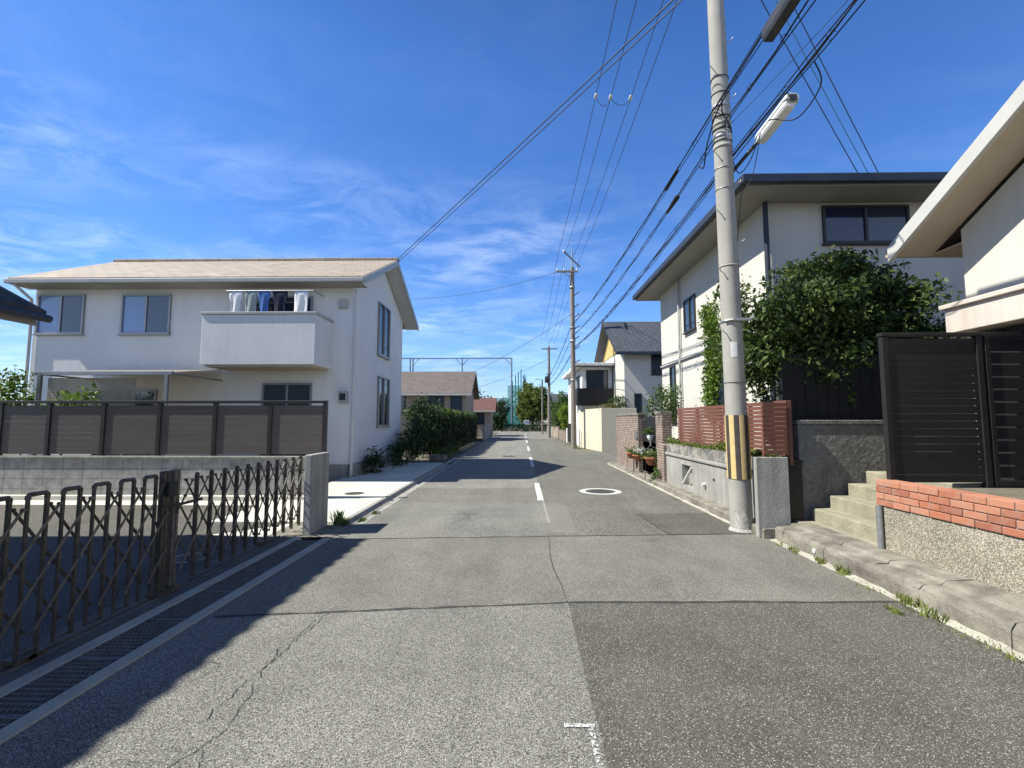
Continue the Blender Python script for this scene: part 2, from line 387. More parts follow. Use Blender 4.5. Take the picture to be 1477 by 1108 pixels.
roof_dark = wavebump('dark_slate', (.06,.065,.08), (.045,.05,.06), .45, 'y', rows=.25)
roof_brown = wavebump('brown_tile', (.145,.115,.10), (.11,.09,.08), .3, 'x', rows=.28)
kawara = M('grey_kawara', (.075,.074,.074), (.045,.045,.046), 5, .75, .15, 40, 0, .2)
fascia_w = M('pale_fascia', (.50,.49,.46), (.42,.41,.385), 2, .7)
fascia_d = M('dark_fascia', (.035,.045,.065), (.025,.03,.045), 2, .5)
soffit_b = M('brown_soffit', (.47,.39,.30), (.40,.33,.25), 1.5, .8)
soffit_g = M('grey_soffit', (.33,.32,.29), (.28,.27,.245), 1.5, .8)
soffit_w = M('pale_soffit', (.55,.54,.52), (.48,.47,.45), 1.5, .8)
gutter_m = M('gutter_plastic', (.42,.42,.40), (.35,.35,.335), 2, .45)
pipe_w = M('white_pipe', (.62,.62,.60), (.5,.5,.48), 4, .45)
alu = M('aluminium', (.30,.30,.31), (.24,.24,.25), 3, .4, 0, 60, .6, .5)
alu_dark = M('dark_aluminium', (.045,.042,.04), (.032,.03,.029), 3, .45, 0, 60, .3, .45)
panel_brown = M('brown_panel', (.125,.107,.097), (.10,.086,.078), 1.2, .55, .06, 30, fine=.06, stretch=(.4,.4,9))
slat_red = M('red_brown_slat', (.175,.074,.052), (.14,.057,.04), 4, .55, .05, 40, fine=.1)
slat_dark = M('charcoal_slat', (.022,.02,.0195), (.015,.0135,.013), 4, .55, .05, 40, fine=.1)
wood_shade = M('shade_board_black', (.028,.026,.025), (.017,.016,.015), 3, .7, .2, 30)
glass_b = glassy('window_glass')
glass_blue = glassy('blue_glass', (.02,.05,.11))
glass_n = glassy('navy_glass', (.012,.016,.05))
glass_c = M('light_blue_glass', (.20,.33,.58), (.16,.27,.5), 1, .12, spec=.7)  # lighter blue base colour for the left window panes
stone_step = M('stone_steps', (.33,.305,.225), (.22,.205,.15), 4, .9, .5, 50, fine=.2)
grey_wall = M('grey_retaining', (.19,.186,.174), (.11,.107,.10), 2.5, .9, .6, 20, fine=.25, fscale=18)
terracotta = M('terracotta', (.42,.155,.07), (.32,.115,.055), 7, .8, .15, 50)
soil = M('soil', (.07,.05,.035), (.04,.03,.02), 8, .95, .5, 40)
dirt = M('dirt_ground', (.17,.15,.115), (.10,.09,.065), 1.2, .95, .4, 25, fine=.25, fscale=15)
bark = M('bark', (.12,.095,.07), (.06,.047,.035), 9, .95, .7, 30, stretch=(1,1,.25))
yellow = M('warning_yellow', (.62,.47,.21), (.52,.38,.17), 12, .6, fine=.1)
black_s = M('warning_black', (.07,.06,.05), (.05,.043,.037), 12, .6)
lid_iron = M('worn_lid_iron', (.13,.125,.115), (.085,.08,.075), 12, .6, .1, 60, .3, .4)
rubber = M('cable_black', (.018,.018,.02), (.012,.012,.014), 8, .55)
wire_grey = M('wire_grey', (.07,.085,.11), (.05,.06,.08), 4, .5)
wire_teal = M('wire_teal', (.12,.32,.40), (.09,.25,.32), 4, .5)
ceram = M('white_ceramic', (.7,.7,.68), (.6,.6,.58), 4, .3)
lamp_w = M('lamp_shell', (.60,.61,.59), (.54,.55,.53), 3, .35)
lamp_e = M('lamp_end', (.06,.06,.065), (.04,.04,.045), 4, .5)
lens_w = M('lamp_diffuser', (.76,.77,.76), (.70,.71,.70), 3, .25)
teal = M('teal_paint', (.05,.24,.21), (.04,.19,.165), 2, .5)
frame_grey = M('grey_steel_frame', (.17,.21,.25), (.13,.16,.2), 2, .5)
net_teal = netmat('teal_net', (.03,.28,.24), .42)
net_clear = netmat('pale_net', (.25,.33,.36), .10)
def sheet(name, c, k):
    m, nt, N, L, P = _new(name)
    tc = N.new('ShaderNodeTexCoord'); n = N.new('ShaderNodeTexNoise'); n.inputs['Scale'].default_value = 3; L.new(tc.outputs['Object'], n.inputs['Vector'])
    r = N.new('ShaderNodeValToRGB'); r.color_ramp.elements[0].color = rgb(scl(c,.8)); r.color_ramp.elements[1].color = rgb(c); L.new(n.outputs['Fac'], r.inputs['Fac'])
    L.new(r.outputs['Color'], P.inputs['Base Color']); P.inputs['Roughness'].default_value = .35
    t = N.new('ShaderNodeBsdfTranslucent'); L.new(r.outputs['Color'], t.inputs['Color']); mx = N.new('ShaderNodeMixShader'); mx.inputs[0].default_value = k
    L.new(P.outputs[0], mx.inputs[1]); L.new(t.outputs[0], mx.inputs[2]); L.new(mx.outputs[0], N['Material Output'].inputs['Surface']); return m
blind_m = M('reed_blind', (.46,.38,.27), (.36,.29,.2), 6, .9, .2, 60, fine=.12)
poly = sheet('carport_sheet', (.50,.46,.39), .4)
cloth_w = M('white_cloth', (.75,.75,.74), (.68,.68,.67), 6, .9)
cloth_b = M('blue_cloth', (.07,.16,.40), (.05,.12,.32), 6, .9)
cloth_n = M('navy_cloth', (.015,.018,.04), (.012,.014,.03), 6, .9)
cloth_g = M('grey_green_cloth', (.30,.35,.34), (.24,.29,.28), 6, .9)
leaf_dark = leafmat('leaf_dark', (.013,.03,.010), (.034,.068,.018), (.08,.12,.03), .2)
leaf_garden = leafmat('leaf_garden', (.03,.06,.018), (.12,.17,.045), (.26,.29,.09), .4)
leaf_mid = leafmat('leaf_mid', (.035,.075,.016), (.09,.145,.03), (.15,.2,.05))
leaf_bright = leafmat('leaf_bright', (.07,.13,.015), (.14,.22,.03), (.22,.28,.05))
leaf_yell = leafmat('leaf_yellowish', (.06,.10,.02), (.17,.21,.04), (.26,.28,.08))
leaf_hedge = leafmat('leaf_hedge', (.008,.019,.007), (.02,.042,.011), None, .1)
leaf_sun = leafmat('leaf_sunny', (.12,.19,.02), (.22,.31,.04), (.30,.36,.07), .5)
leaf_pine = leafmat('leaf_pine', (.012,.035,.018), (.03,.06,.03), None, .15)
leaf_dry = leafmat('leaf_dry', (.10,.11,.035), (.24,.24,.08), (.33,.28,.12))
leaf_weed = leafmat('leaf_weed', (.10,.14,.03), (.24,.26,.07), (.36,.33,.13))
petal_w = leafmat('petal_white', (.6,.58,.5), (.75,.73,.66), None, .2)
petal_v = leafmat('petal_grey_violet', (.2,.22,.2), (.42,.40,.42), None, .2)

# ------------------------------------------------------------------ foliage
def leaf_mesh(name, pts, size, mat, parent=None, seed=1, up=.35, aspect=.5, outward=None):
    g = np.random.default_rng(seed)
    pts = np.asarray(pts, dtype=np.float64)
    n = len(pts)
    d = g.normal(size=(n,3)); d /= np.linalg.norm(d, axis=1)[:,None]          # leaf axis
    nn = g.normal(size=(n,3)); nn[:,2] += up*3
    if outward is not None: nn += outward*1.2
    s = np.cross(d, nn); s /= (np.linalg.norm(s, axis=1)[:,None]+1e-9)
    fold = np.cross(s, d)
    L = size*(.45+1.1*g.random(n)**1.4)[:,None]
    W = L*aspect
    base = pts - d*L*.5; tip = pts + d*L*.5 - np.array([0,0,1])*L*.12
    l = pts + s*W*.5 + fold*L*.08; r = pts - s*W*.5 + fold*L*.08
    v = np.stack([base, l, tip, r], axis=1).reshape(-1,3)
    off = WL[parent.name] if parent is not None else Vector((pts[:,0].mean(), pts[:,1].mean(), pts[:,2].min()))
    v -= np.array(off)
    me = bpy.data.meshes.new(name)
    me.vertices.add(n*4); me.vertices.foreach_set('co', v.ravel())
    me.loops.add(n*4); me.loops.foreach_set('vertex_index', np.arange(n*4))
    me.polygons.add(n); me.polygons.foreach_set('loop_start', np.arange(n)*4); me.polygons.foreach_set('loop_total', np.full(n, 4))
    me.materials.append(mat); me.update(); me.validate()
    o = bpy.data.objects.new(name, me); COL.objects.link(o)
    if parent is not None: o.parent = parent; WL[o.name] = WL[parent.name]
    else: o.location = off; WL[o.name] = off
    return o

def blob_points(blobs, n, seed, clumps=26, spread=.2, shell=.45):
    """leaf positions gathered in clumps inside a set of ellipsoids"""
    g = np.random.default_rng(seed)
    vol = np.array([b[3]*b[4]*b[5] for b in blobs])**.75; vol /= vol.sum()
    out = []
    for b, w in zip(blobs, vol):
        k = max(20, int(n*w)); c = np.array(b[:3]); rad = np.array(b[3:6])
        u = g.normal(size=(clumps,3)); u /= np.linalg.norm(u, axis=1)[:,None]
        rr = g.random(clumps)**shell
        cc = u*rr[:,None]*(1+.12*g.normal(size=(clumps,1)))
        wgt = g.random(clumps)+.3; wgt /= wgt.sum()
        idx = g.choice(clumps, size=k, p=wgt)
        p = cc[idx] + g.normal(size=(k,3))*spread*np.array([1,1,.75])
        out.append(c + p*rad)
    return np.concatenate(out)

def box_points(x0,x1,y0,y1,z0,z1,n,seed,jit=.08,surf=.7):
    g = np.random.default_rng(seed)
    p = g.random((n,3))
    k = g.random(n) < surf
    ax = g.choice(3, size=n, p=[.45,.2,.35])
    side = (g.random(n) < .5).astype(float)
    for a in range(3):
        q = k & (ax == a)
        p[q,a] = np.where(a == 2, 1.0, side[q])
    p = np.array([x0,y0,z0]) + p*np.array([x1-x0,y1-y0,z1-z0])
    wob = .5*np.sin(p[:,1]*1.7+1)+.3*np.sin(p[:,1]*4.1)+.3*np.sin(p[:,0]*3.3)
    p[:,2] += wob*.12*(p[:,2]-z0)/(z1-z0)
    p += g.normal(size=(n,3))*jit
    p[:,2] = np.maximum(p[:,2], z0+.02)
    return p

def trunk_tubes(mb, base, top, r0, r1, limbs, seed):
    g = random.Random(seed)
    base = Vector(base); top = Vector(top)
    pts = []
    for i in range(6):
        t = i/5; p = base.lerp(top, t)
        if 0 < i < 5: p += Vector((g.uniform(-1,1), g.uniform(-1,1), 0))*r0*.5
        pts.append(p)
    mb.tube(pts, [r0+(r1-r0)*i/5 for i in range(6)], 9)
    for lp in limbs:
        t = g.uniform(.45,.95); s = base.lerp(top, t); e = Vector(lp); m = s.lerp(e,.5)+Vector((g.uniform(-.1,.1),g.uniform(-.1,.1),.12))*(e-s).length*.5
        rr = r0+(r1-r0)*t
        mb.tube([s,m,e], [rr*.6, rr*.4, rr*.15], 7)
    return mb

def tree(name, label, cat, base, blobs, n, size, lmat, r0=.12, group=None, seed=1, trunk_top=None, clumps=30, spread=.2, aspect=.5):
    t = thing(name, label, cat, base, group)
    top = trunk_top or (blobs[0][0], blobs[0][1], blobs[0][2])
    mb = MB(); trunk_tubes(mb, base, top, r0, r0*.45, [b[:3] for b in blobs], seed)
    mb.build('trunk', bark, t)
    leaf_mesh('crown', blob_points(blobs, n, seed, clumps, spread), size, lmat, t, seed, aspect=aspect)
    return t

# ------------------------------------------------------------------ camera, sun, sky
cam_d = bpy.data.cameras.new('camera'); cam = bpy.data.objects.new('camera', cam_d); COL.objects.link(cam)
cam.location = (0, 0, 1.55)
cam.rotation_euler = (R(90)+math.atan(53/670), 0, math.atan(11.5/670))
cam_d.sensor_width = 36; cam_d.sensor_fit = 'HORIZONTAL'; cam_d.lens = 36*670/1477
cam_d.clip_end = 3000; cam_d.clip_start = .05
scene.camera = cam

SUN = Vector((-1, -.15, 1.22)).normalized()
elev = math.asin(SUN.z); rot = math.atan2(SUN.x, SUN.y)
sd = bpy.data.lights.new('sun', 'SUN'); sd.energy = 5.0; sd.angle = R(.53); sd.color = (1, .975, .88)
so = bpy.data.objects.new('sun', sd); COL.objects.link(so)
so.rotation_euler = SUN.to_track_quat('Z', 'Y').to_euler(); so.location = (-20, -2, 25)

w = bpy.data.worlds.new('World'); scene.world = w; w.use_nodes = True
nt = w.node_tree; N = nt.nodes; L = nt.links
bg = N['Background']; bg.inputs['Strength'].default_value = .11
sky = N.new('ShaderNodeTexSky'); sky.sky_type = 'NISHITA'; sky.sun_disc = False
sky.sun_elevation = elev; sky.sun_rotation = rot % (2*PI); sky.altitude = 0; sky.air_density = 1.0; sky.dust_density = .2; sky.ozone_density = 3.2
tc = N.new('ShaderNodeTexCoord')
sp = N.new('ShaderNodeSeparateXYZ'); L.new(tc.outputs['Generated'], sp.inputs[0])
za = N.new('ShaderNodeMath'); za.operation = 'MAXIMUM'; za.inputs[1].default_value = 0; L.new(sp.outputs['Z'], za.inputs[0])
zb = N.new('ShaderNodeMath'); zb.operation = 'ADD'; zb.inputs[1].default_value = .08; L.new(za.outputs[0], zb.inputs[0])
dx = N.new('ShaderNodeMath'); dx.operation = 'DIVIDE'; L.new(sp.outputs['X'], dx.inputs[0]); L.new(zb.outputs[0], dx.inputs[1])
dy = N.new('ShaderNodeMath'); dy.operation = 'DIVIDE'; L.new(sp.outputs['Y'], dy.inputs[0]); L.new(zb.outputs[0], dy.inputs[1])
cb = N.new('ShaderNodeCombineXYZ'); L.new(dx.outputs[0], cb.inputs['X']); L.new(dy.outputs[0], cb.inputs['Y'])
mp = N.new('ShaderNodeMapping'); mp.inputs['Rotation'].default_value = (0,0,R(-28)); mp.inputs['Scale'].default_value = (1.0, 1.5, 1); mp.inputs['Location'].default_value = (2.3, 1.4, 0)
L.new(cb.outputs[0], mp.inputs['Vector'])
n1 = N.new('ShaderNodeTexNoise'); n1.inputs['Scale'].default_value = 2.6; n1.inputs['Detail'].default_value = 12; n1.inputs['Roughness'].default_value = .66; n1.inputs['Distortion'].default_value = .55
L.new(mp.outputs[0], n1.inputs['Vector'])
n2 = N.new('ShaderNodeTexNoise'); n2.inputs['Scale'].default_value = .8; n2.inputs['Detail'].default_value = 3
L.new(cb.outputs[0], n2.inputs['Vector'])
r1 = N.new('ShaderNodeMapRange'); r1.inputs['From Min'].default_value = .42; r1.inputs['From Max'].default_value = .8; L.new(n1.outputs['Fac'], r1.inputs['Value'])
r2 = N.new('ShaderNodeMapRange'); r2.inputs['From Min'].default_value = .34; r2.inputs['From Max'].default_value = .62; L.new(n2.outputs['Fac'], r2.inputs['Value'])
# more cirrus low in the sky, little overhead
r3 = N.new('ShaderNodeMapRange'); r3.inputs['From Min'].default_value = .49; r3.inputs['From Max'].default_value = .38; r3.inputs['To Min'].default_value = .10; r3.inputs['To Max'].default_value = 1
L.new(sp.outputs['Z'], r3.inputs['Value'])
m1 = N.new('ShaderNodeMath'); m1.operation = 'MULTIPLY'; L.new(r1.outputs[0], m1.inputs[0]); L.new(r2.outputs[0], m1.inputs[1])
m2 = N.new('ShaderNodeMath'); m2.operation = 'MULTIPLY'; L.new(m1.outputs[0], m2.inputs[0]); L.new(r3.outputs[0], m2.inputs[1])
ra = N.new('ShaderNodeMapRange'); ra.inputs['From Min'].default_value = .25; ra.inputs['From Max'].default_value = -.2; ra.inputs['To Min'].default_value = .3; L.new(sp.outputs['X'], ra.inputs['Value'])
m2b = N.new('ShaderNodeMath'); m2b.operation = 'MULTIPLY'; L.new(m2.outputs[0], m2b.inputs[0]); L.new(ra.outputs[0], m2b.inputs[1])
m3 = N.new('ShaderNodeMath'); m3.operation = 'MULTIPLY'; m3.inputs[1].default_value = .55; m3.use_clamp = True; L.new(m2b.outputs[0], m3.inputs[0])
hs = N.new('ShaderNodeHueSaturation'); hs.inputs['Saturation'].default_value = 1.2; L.new(sky.outputs[0], hs.inputs['Color'])
tn = N.new('ShaderNodeVectorMath'); tn.operation = 'MULTIPLY'; tn.inputs[1].default_value = (.76,.86,1.09); L.new(hs.outputs[0], tn.inputs[0])
# added bright cloud bank, unseen behind the viewer, to brighten shaded walls
rb = N.new('ShaderNodeMapRange'); rb.interpolation_type = 'SMOOTHSTEP'; rb.inputs['From Min'].default_value = -.05; rb.inputs['From Max'].default_value = -.7; rb.inputs['To Max'].default_value = .45
L.new(sp.outputs['Y'], rb.inputs['Value'])
mb_ = N.new('ShaderNodeMath'); mb_.operation = 'MAXIMUM'; L.new(m3.outputs[0], mb_.inputs[0]); rz = N.new('ShaderNodeMapRange'); rz.interpolation_type = 'SMOOTHSTEP'; rz.inputs['From Min'].default_value = .55; rz.inputs['From Max'].default_value = .15; L.new(sp.outputs['Z'], rz.inputs['Value'])
rr_m = N.new('ShaderNodeMath'); rr_m.operation = 'MULTIPLY'; L.new(rb.outputs[0], rr_m.inputs[0]); L.new(rz.outputs[0], rr_m.inputs[1]); L.new(rr_m.outputs[0], mb_.inputs[1])
mxc = N.new('ShaderNodeMix'); mxc.data_type = 'RGBA'; L.new(mb_.outputs[0], mxc.inputs['Factor']); zg = N.new('ShaderNodeMapRange'); zg.interpolation_type = 'SMOOTHSTEP'; zg.inputs['From Min'].default_value = .58; zg.inputs['From Max'].default_value = .95; zg.inputs['To Min'].default_value = 1; zg.inputs['To Max'].default_value = .42; L.new(sp.outputs['Z'], zg.inputs['Value'])
xg = N.new('ShaderNodeMapRange'); xg.interpolation_type = 'SMOOTHSTEP'; xg.inputs['From Min'].default_value = -.62; xg.inputs['From Max'].default_value = -.95; xg.inputs['To Min'].default_value = 1; xg.inputs['To Max'].default_value = .5; L.new(sp.outputs['X'], xg.inputs['Value'])
zx = N.new('ShaderNodeMath'); zx.operation = 'MULTIPLY'; L.new(zg.outputs[0], zx.inputs[0]); L.new(xg.outputs[0], zx.inputs[1])
tz = N.new('ShaderNodeVectorMath'); tz.operation = 'SCALE'; L.new(tn.outputs[0], tz.inputs[0]); L.new(zx.outputs[0], tz.inputs['Scale'])
L.new(tz.outputs[0], mxc.inputs['A']); mxc.inputs['B'].default_value = (7.6, 8.5, 9.6, 1)
L.new(mxc.outputs['Result'], bg.inputs['Color'])

vs = scene.view_settings
vs.view_transform = 'Standard'; vs.look = 'None'; vs.gamma = 1; vs.use_curve_mapping = False; vs.exposure = 0.76

# ------------------------------------------------------------------ the setting
def structure(name, mb, mats, bevel=0):
    o = mb.build(name, mats, None, bevel); return tag(o, kind='structure')

ground = MB().quad((-600,-120,-.06),(600,-120,-.06),(600,900,-.06),(-600,900,-.06))
structure('ground', ground, dirt)

# road: tiles of differently aged asphalt meeting edge to edge, with seams, cracks and patches
road = MB()
def tile(x0,x1,y0,y1,mi,x0b=None,x1b=None):
    x0b = x0 if x0b is None else x0b; x1b = x1 if x1b is None else x1b
    road.quad((x0,y0,0),(x1,y0,0),(x1b,y1,0),(x0b,y1,0),mi)
LX, RX = -2.495, 3.31
def rq(p, mi): road.add([(x,y,0) for x,y in p], [tuple(range(len(p)))], mi)
gj = random.Random(77); joint = [(.30+.105*(i/60)+(gj.uniform(-.007,.007) if 0 < i < 60 else 0), -8+12.12*i/60 if i < 10 else -5.98+10.1*(i-10)/50) for i in range(61)]
rq([(LX,-8)]+joint+[(LX,3.77)],0); rq([(RX,4.18)]+joint[::-1]+[(RX,-8)],1)
rq([(LX,3.77),(.405,4.12),(RX,4.18),(RX,6.58),(.38,6.40),(LX,6.19)],2) if False else road.add([(LX,3.77,0),(.405,4.12,0),(RX,4.18,0),(RX,6.58,0),(.38,6.40,0),(LX,6.19,0)],[(0,1,2,3,4,5)],2)
rq([(LX,6.19),(.38,6.40),(.38,6.6),(LX,6.6)],0); rq([(.38,6.40),(RX,6.58),(RX,6.6),(.38,6.6)],4)
tile(LX-.05, .38, 6.6, 8.95, 0, x1b=.42); tile(.38, .78, 6.6, 8.95, 2, .42, .86); tile(.78, 3.2, 6.6, 8.95, 4, .86, 3.2)
tile(LX+.1, .42, 8.95, 10.9, 8, x1b=.43); tile(.42, 3.2, 8.95, 10.9, 4, x0b=.43)
tile(LX+.1, .43, 10.9, 17.2, 3, x1b=.47); tile(.43, 3.2, 10.9, 17.2, 4, x0b=.47)
tile(LX-.2, .47, 17.2, 26, 3, x1b=.52); tile(.47, 3.2, 17.2, 26, 4, x0b=.52)
tile(3.2, 16, 17.2, 23.6, 4)
tile(-2.7, .52, 26, 40, 3, x1b=.6); tile(.52, 3.2, 26, 40, 4, x0b=.6)
tile(-2.7, 3.2, 40, 60, 3)
tile(-40, 40, 60, 66.5, 3)
def ribbon(pts, w, z, mi, jit=.4, seed=1):
    g = random.Random(seed); vs = []; fs = []
    for i, p in enumerate(pts):
        a = Vector(pts[max(0,i-1)]); b = Vector(pts[min(len(pts)-1,i+1)]); t = (b-a).normalized(); nrm = Vector((-t.y, t.x))
        ww = w*(1+g.uniform(-jit,jit))/2
        if i in (0, len(pts)-1): ww *= .3
        q = Vector(p)
        vs.append((q.x+nrm.x*ww, q.y+nrm.y*ww, z)); vs.append((q.x-nrm.x*ww, q.y-nrm.y*ww, z))
    for i in range(len(pts)-1): fs.append((2*i, 2*i+1, 2*i+3, 2*i+2))
    road.add(vs, fs, mi)
def wander(p, q, n, amp, seed):
    g = random.Random(seed); p = Vector(p); q = Vector(q); d = (q-p); nn = Vector((-d.y, d.x)).normalized(); out = []; o = 0
    for i in range(n+1):
        o = o*.75 + g.uniform(-amp, amp)
        out.append(tuple(p + d*(i/n) + nn*(o if 0 < i < n else 0)))
    return out
# seams (material 5 tar)
ribbon(wander((-2.45,3.77),(.405,4.12),34,.006,1)+wander((.41,4.12),(3.25,4.18),34,.006,11), .030, .003, 5, .6, 1)
ribbon(wander((-2.45,6.19),(.38,6.40),34,.006,2)+wander((.39,6.40),(3.25,6.585),34,.006,12), .024, .003, 5, .5, 2)
ribbon([(.405,4.12),(.39,4.5),(.35,5.0),(.345,5.5),(.37,6.0),(.38,6.4)], .012, .0035, 5, .5, 4)
ribbon(wander((1.95,7.9),(2.04,6.5),14,.008,7), .02, .004, 5, .6, 7)
ribbon(wander((1.95,7.9),(3.15,8.0),14,.008,8), .015, .004, 5, .6, 8)
# cracks (material 6)
for i, (a, b, nn, am, ww) in enumerate([((-1.45,4.0),(-1.53,3.9),6,.01,.004), ((-1.53,3.9),(-1.63,2.93),44,.013,.006), ((-1.63,2.93),(-1.65,2.45),24,.012,.005), ((-1.6,3.75),(-1.64,3.2),22,.012,.004),
        ((-1.66,3.28),(-1.48,2.46),34,.012,.005), ((-1.48,2.46),(-1.62,2.1),18,.012,.005), ((-2.01,3.09),(-1.89,3.01),8,.012,.003), ((-1.9,3.02),(-1.97,2.86),8,.01,.003), ((-1.5,2.3),(-1.3,1.9),16,.01,.004),
        ((-1.05,8.3),(-.72,7.3),30,.03,.010), ((-.85,7.6),(-1.1,6.9),20,.02,.008), ((-1.7,7.7),(-.6,7.9),26,.02,.006), ((-.9,8.0),(-.5,7.6),14,.02,.006)]):
    ribbon(wander(a, b, nn, am, 30+i), ww*.8, .004, 6, .7, 30+i)
# asphalt patch by the pole
road.quad((2.05,6.53,.003),(3.18,6.60,.003),(3.18,8.0,.003),(1.97,7.9,.003),7)
structure('road', road, [A_light, A_dark, A_mid, A_far, A_fard, tar, crackm, A_patch_shade, A_worn])

# centre line dashes: pieces of one painted marking
lines = MB()
def dash(y0,y1,mi=0,w=.12,x0=None):
    xc0 = (.40+.004*(y0-9)) if x0 is None else x0; xc1 = xc0+.004*(y1-y0)
    k = 14; vs=[]; fs=[]; g = random.Random(int(y0*10))
    for i in range(k+1):
        y = y0+(y1-y0)*i/k; xc = xc0+(xc1-xc0)*i/k
        j = .006
        vs += [(xc-w/2+g.uniform(-j,j), y, .0045),(xc+w/2+g.uniform(-j,j), y, .0045)]
    for i in range(k): fs.append((2*i,2*i+1,2*i+3,2*i+2))
    lines.add(vs, fs, mi)
dash(9.2,11.75); dash(15.9,19.9); dash(24.2,28.2); dash(33,37); dash(42,46); dash(51,55)
structure('lane_marking', lines, [paint])
old = MB()
def flatq(x0,x1,y0,y1,mi,z): old.quad((x0,y0,z),(x1,y0,z),(x1,y1,z),(x0,y1,z),mi)
flatq(.222,.378,2.485,2.512,0,.0062); flatq(.342,.372,1.3,2.484,1,.005); flatq(.235,.341,1.3,2.484,2,.005); flatq(.218,.234,1.3,2.484,3,.005)
flatq(.34,.42,7.2,9.15,2,.005); flatq(.421,.462,7.2,9.15,1,.005)
structure('worn_lane_marking', old, [flake(.6), flake(.46), flake(.22), flake(.32)])

# left edge: concrete strips, drain trench
edge = MB()
edge.box(-2.60,-2.495,-6,6.22,-.2,.012); edge.box(-3.015,-2.905,-6,6.28,-.2,.012)
structure('drain_kerb', edge, conc_strip, .006)
tr = MB().box(-2.91,-2.595,-6,6.3,-.25,-.13); structure('drain_bed', tr, trench)
tk = MB().box(-3.42,-3.016,-6,6.3,-.2,.006); tk.box(-3.23,-3.205,-6,6.3,.006,.02); tk.box(-3.165,-3.14,-6,6.3,.006,.02)
structure('gate_track', tk, conc_dark)
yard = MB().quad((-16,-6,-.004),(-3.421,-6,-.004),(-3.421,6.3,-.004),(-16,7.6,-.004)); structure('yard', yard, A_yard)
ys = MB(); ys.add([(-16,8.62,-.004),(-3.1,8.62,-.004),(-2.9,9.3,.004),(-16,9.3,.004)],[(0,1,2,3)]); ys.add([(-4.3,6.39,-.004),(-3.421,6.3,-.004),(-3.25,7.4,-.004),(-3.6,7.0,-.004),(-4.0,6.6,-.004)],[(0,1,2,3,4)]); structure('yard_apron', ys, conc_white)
yl = MB().add([(-16,7.6,-.006),(-3.421,6.3,-.006),(-3.1,8.62,-.006),(-16,8.62,-.006)],[(0,1,2,3)]); structure('yard_shade', yl, A_patch_shade)  # darker floor colour stands in for shade beside the sunlit concrete
yb = MB().quad((-3.42,6.3,.002),(-2.5,6.3,.002),(-2.5,7.15,.002),(-3.42,7.15,.002)); structure('broken_apron', yb, conc_kerb)
# driveway of the white house and the open gutter along it
dw = MB(); dw.box(-4.75,-2.74,7.15,9.0,-.15,.02); dw.box(-4.75,-2.74,9.008,12.4,-.15,.02); dw.box(-4.75,-2.78,12.41,17.0,-.15,.035)
structure('driveway', dw, conc_white, .006)
gt = MB()
gt.prism([(-2.74,.025),(-2.66,.025),(-2.60,-.05),(-2.50,-.05),(-2.455,.004),(-2.36,.004),(-2.36,-.2),(-2.74,-.2)], 7.05, 19.5, 'y')
structure('gutter', gt, conc, .004)
# right edge: raised kerb with a sloped back, front strip of weedy mortar
kb = MB()
def rough_prism(mb, poly, y0, y1, step, jit, seed):
    g = random.Random(seed); n = len(poly); k = max(2,int((y1-y0)/step)); ys_ = [y0+(y1-y0)*i/k for i in range(k+1)]; vs = []; fs = []
    jx = [0]*n; jz = [0]*n
    for y in ys_:
        for i,(x,z) in enumerate(poly):
            if z < -.05: vs.append((x,y,z)); continue
            jx[i] = jx[i]*.6+g.uniform(-jit,jit); jz[i] = jz[i]*.6+g.uniform(-jit,jit)*.7
            vs.append((x+jx[i],y+g.uniform(-jit,jit)*.5,z+jz[i]))
    for a in range(k):
        for i in range(n):
            j = (i+1)%n; fs.append((a*n+i,a*n+j,(a+1)*n+j,(a+1)*n+i))
    fs.append(tuple(range(n))[::-1]); fs.append(tuple(range(k*n,k*n+n)))
    mb.add(vs,fs)
y_ = -2.0; gk = random.Random(5)
while y_ < 6.28:
    y2 = min(6.28, y_+.62+gk.uniform(-.05,.25))
    rough_prism(kb, [(3.33,-.1),(3.332+gk.uniform(-.004,.006),.03),(3.335,.12),(3.345,.152),(3.37,.176),(3.44,.182),(3.53,.187),(3.56,.215),(3.799,.222),(3.799,-.1)], y_, y2-.008, .045, .0055, int(y_*10)+40)
    y_ = y2
kb.prism([(3.205,-.1),(3.21,.105),(3.235,.125),(3.42,.13),(3.42,-.1)], 6.31, 12.9, 'y')
kb.prism([(3.205,-.1),(3.21,.05),(3.235,.06),(3.50,.065),(3.50,-.1)], 12.91, 17.1, 'y')
structure('kerb', kb, conc_kerb)
ms = MB()
rough_prism(ms,[(3.225,-.1),(3.25,.009),(3.325,.017),(3.325,-.1)],-2,6.25,.05,.007,3); rough_prism(ms,[(3.13,-.1),(3.14,.008),(3.20,.014),(3.20,-.1)],6.65,17.0,.06,.006,4)
structure('kerb_strip', ms, conc_strip)
# raised yards behind the right-hand walls
ry = MB(); ry.box(3.98,14,-6,5.0,-.05,.85); structure('raised_garden', ry, dirt)
ry2 = MB(); ry2.box(3.62,14,6.9,17.0,-.05,.95); structure('house_terrace', ry2, dirt)
wd = MB()
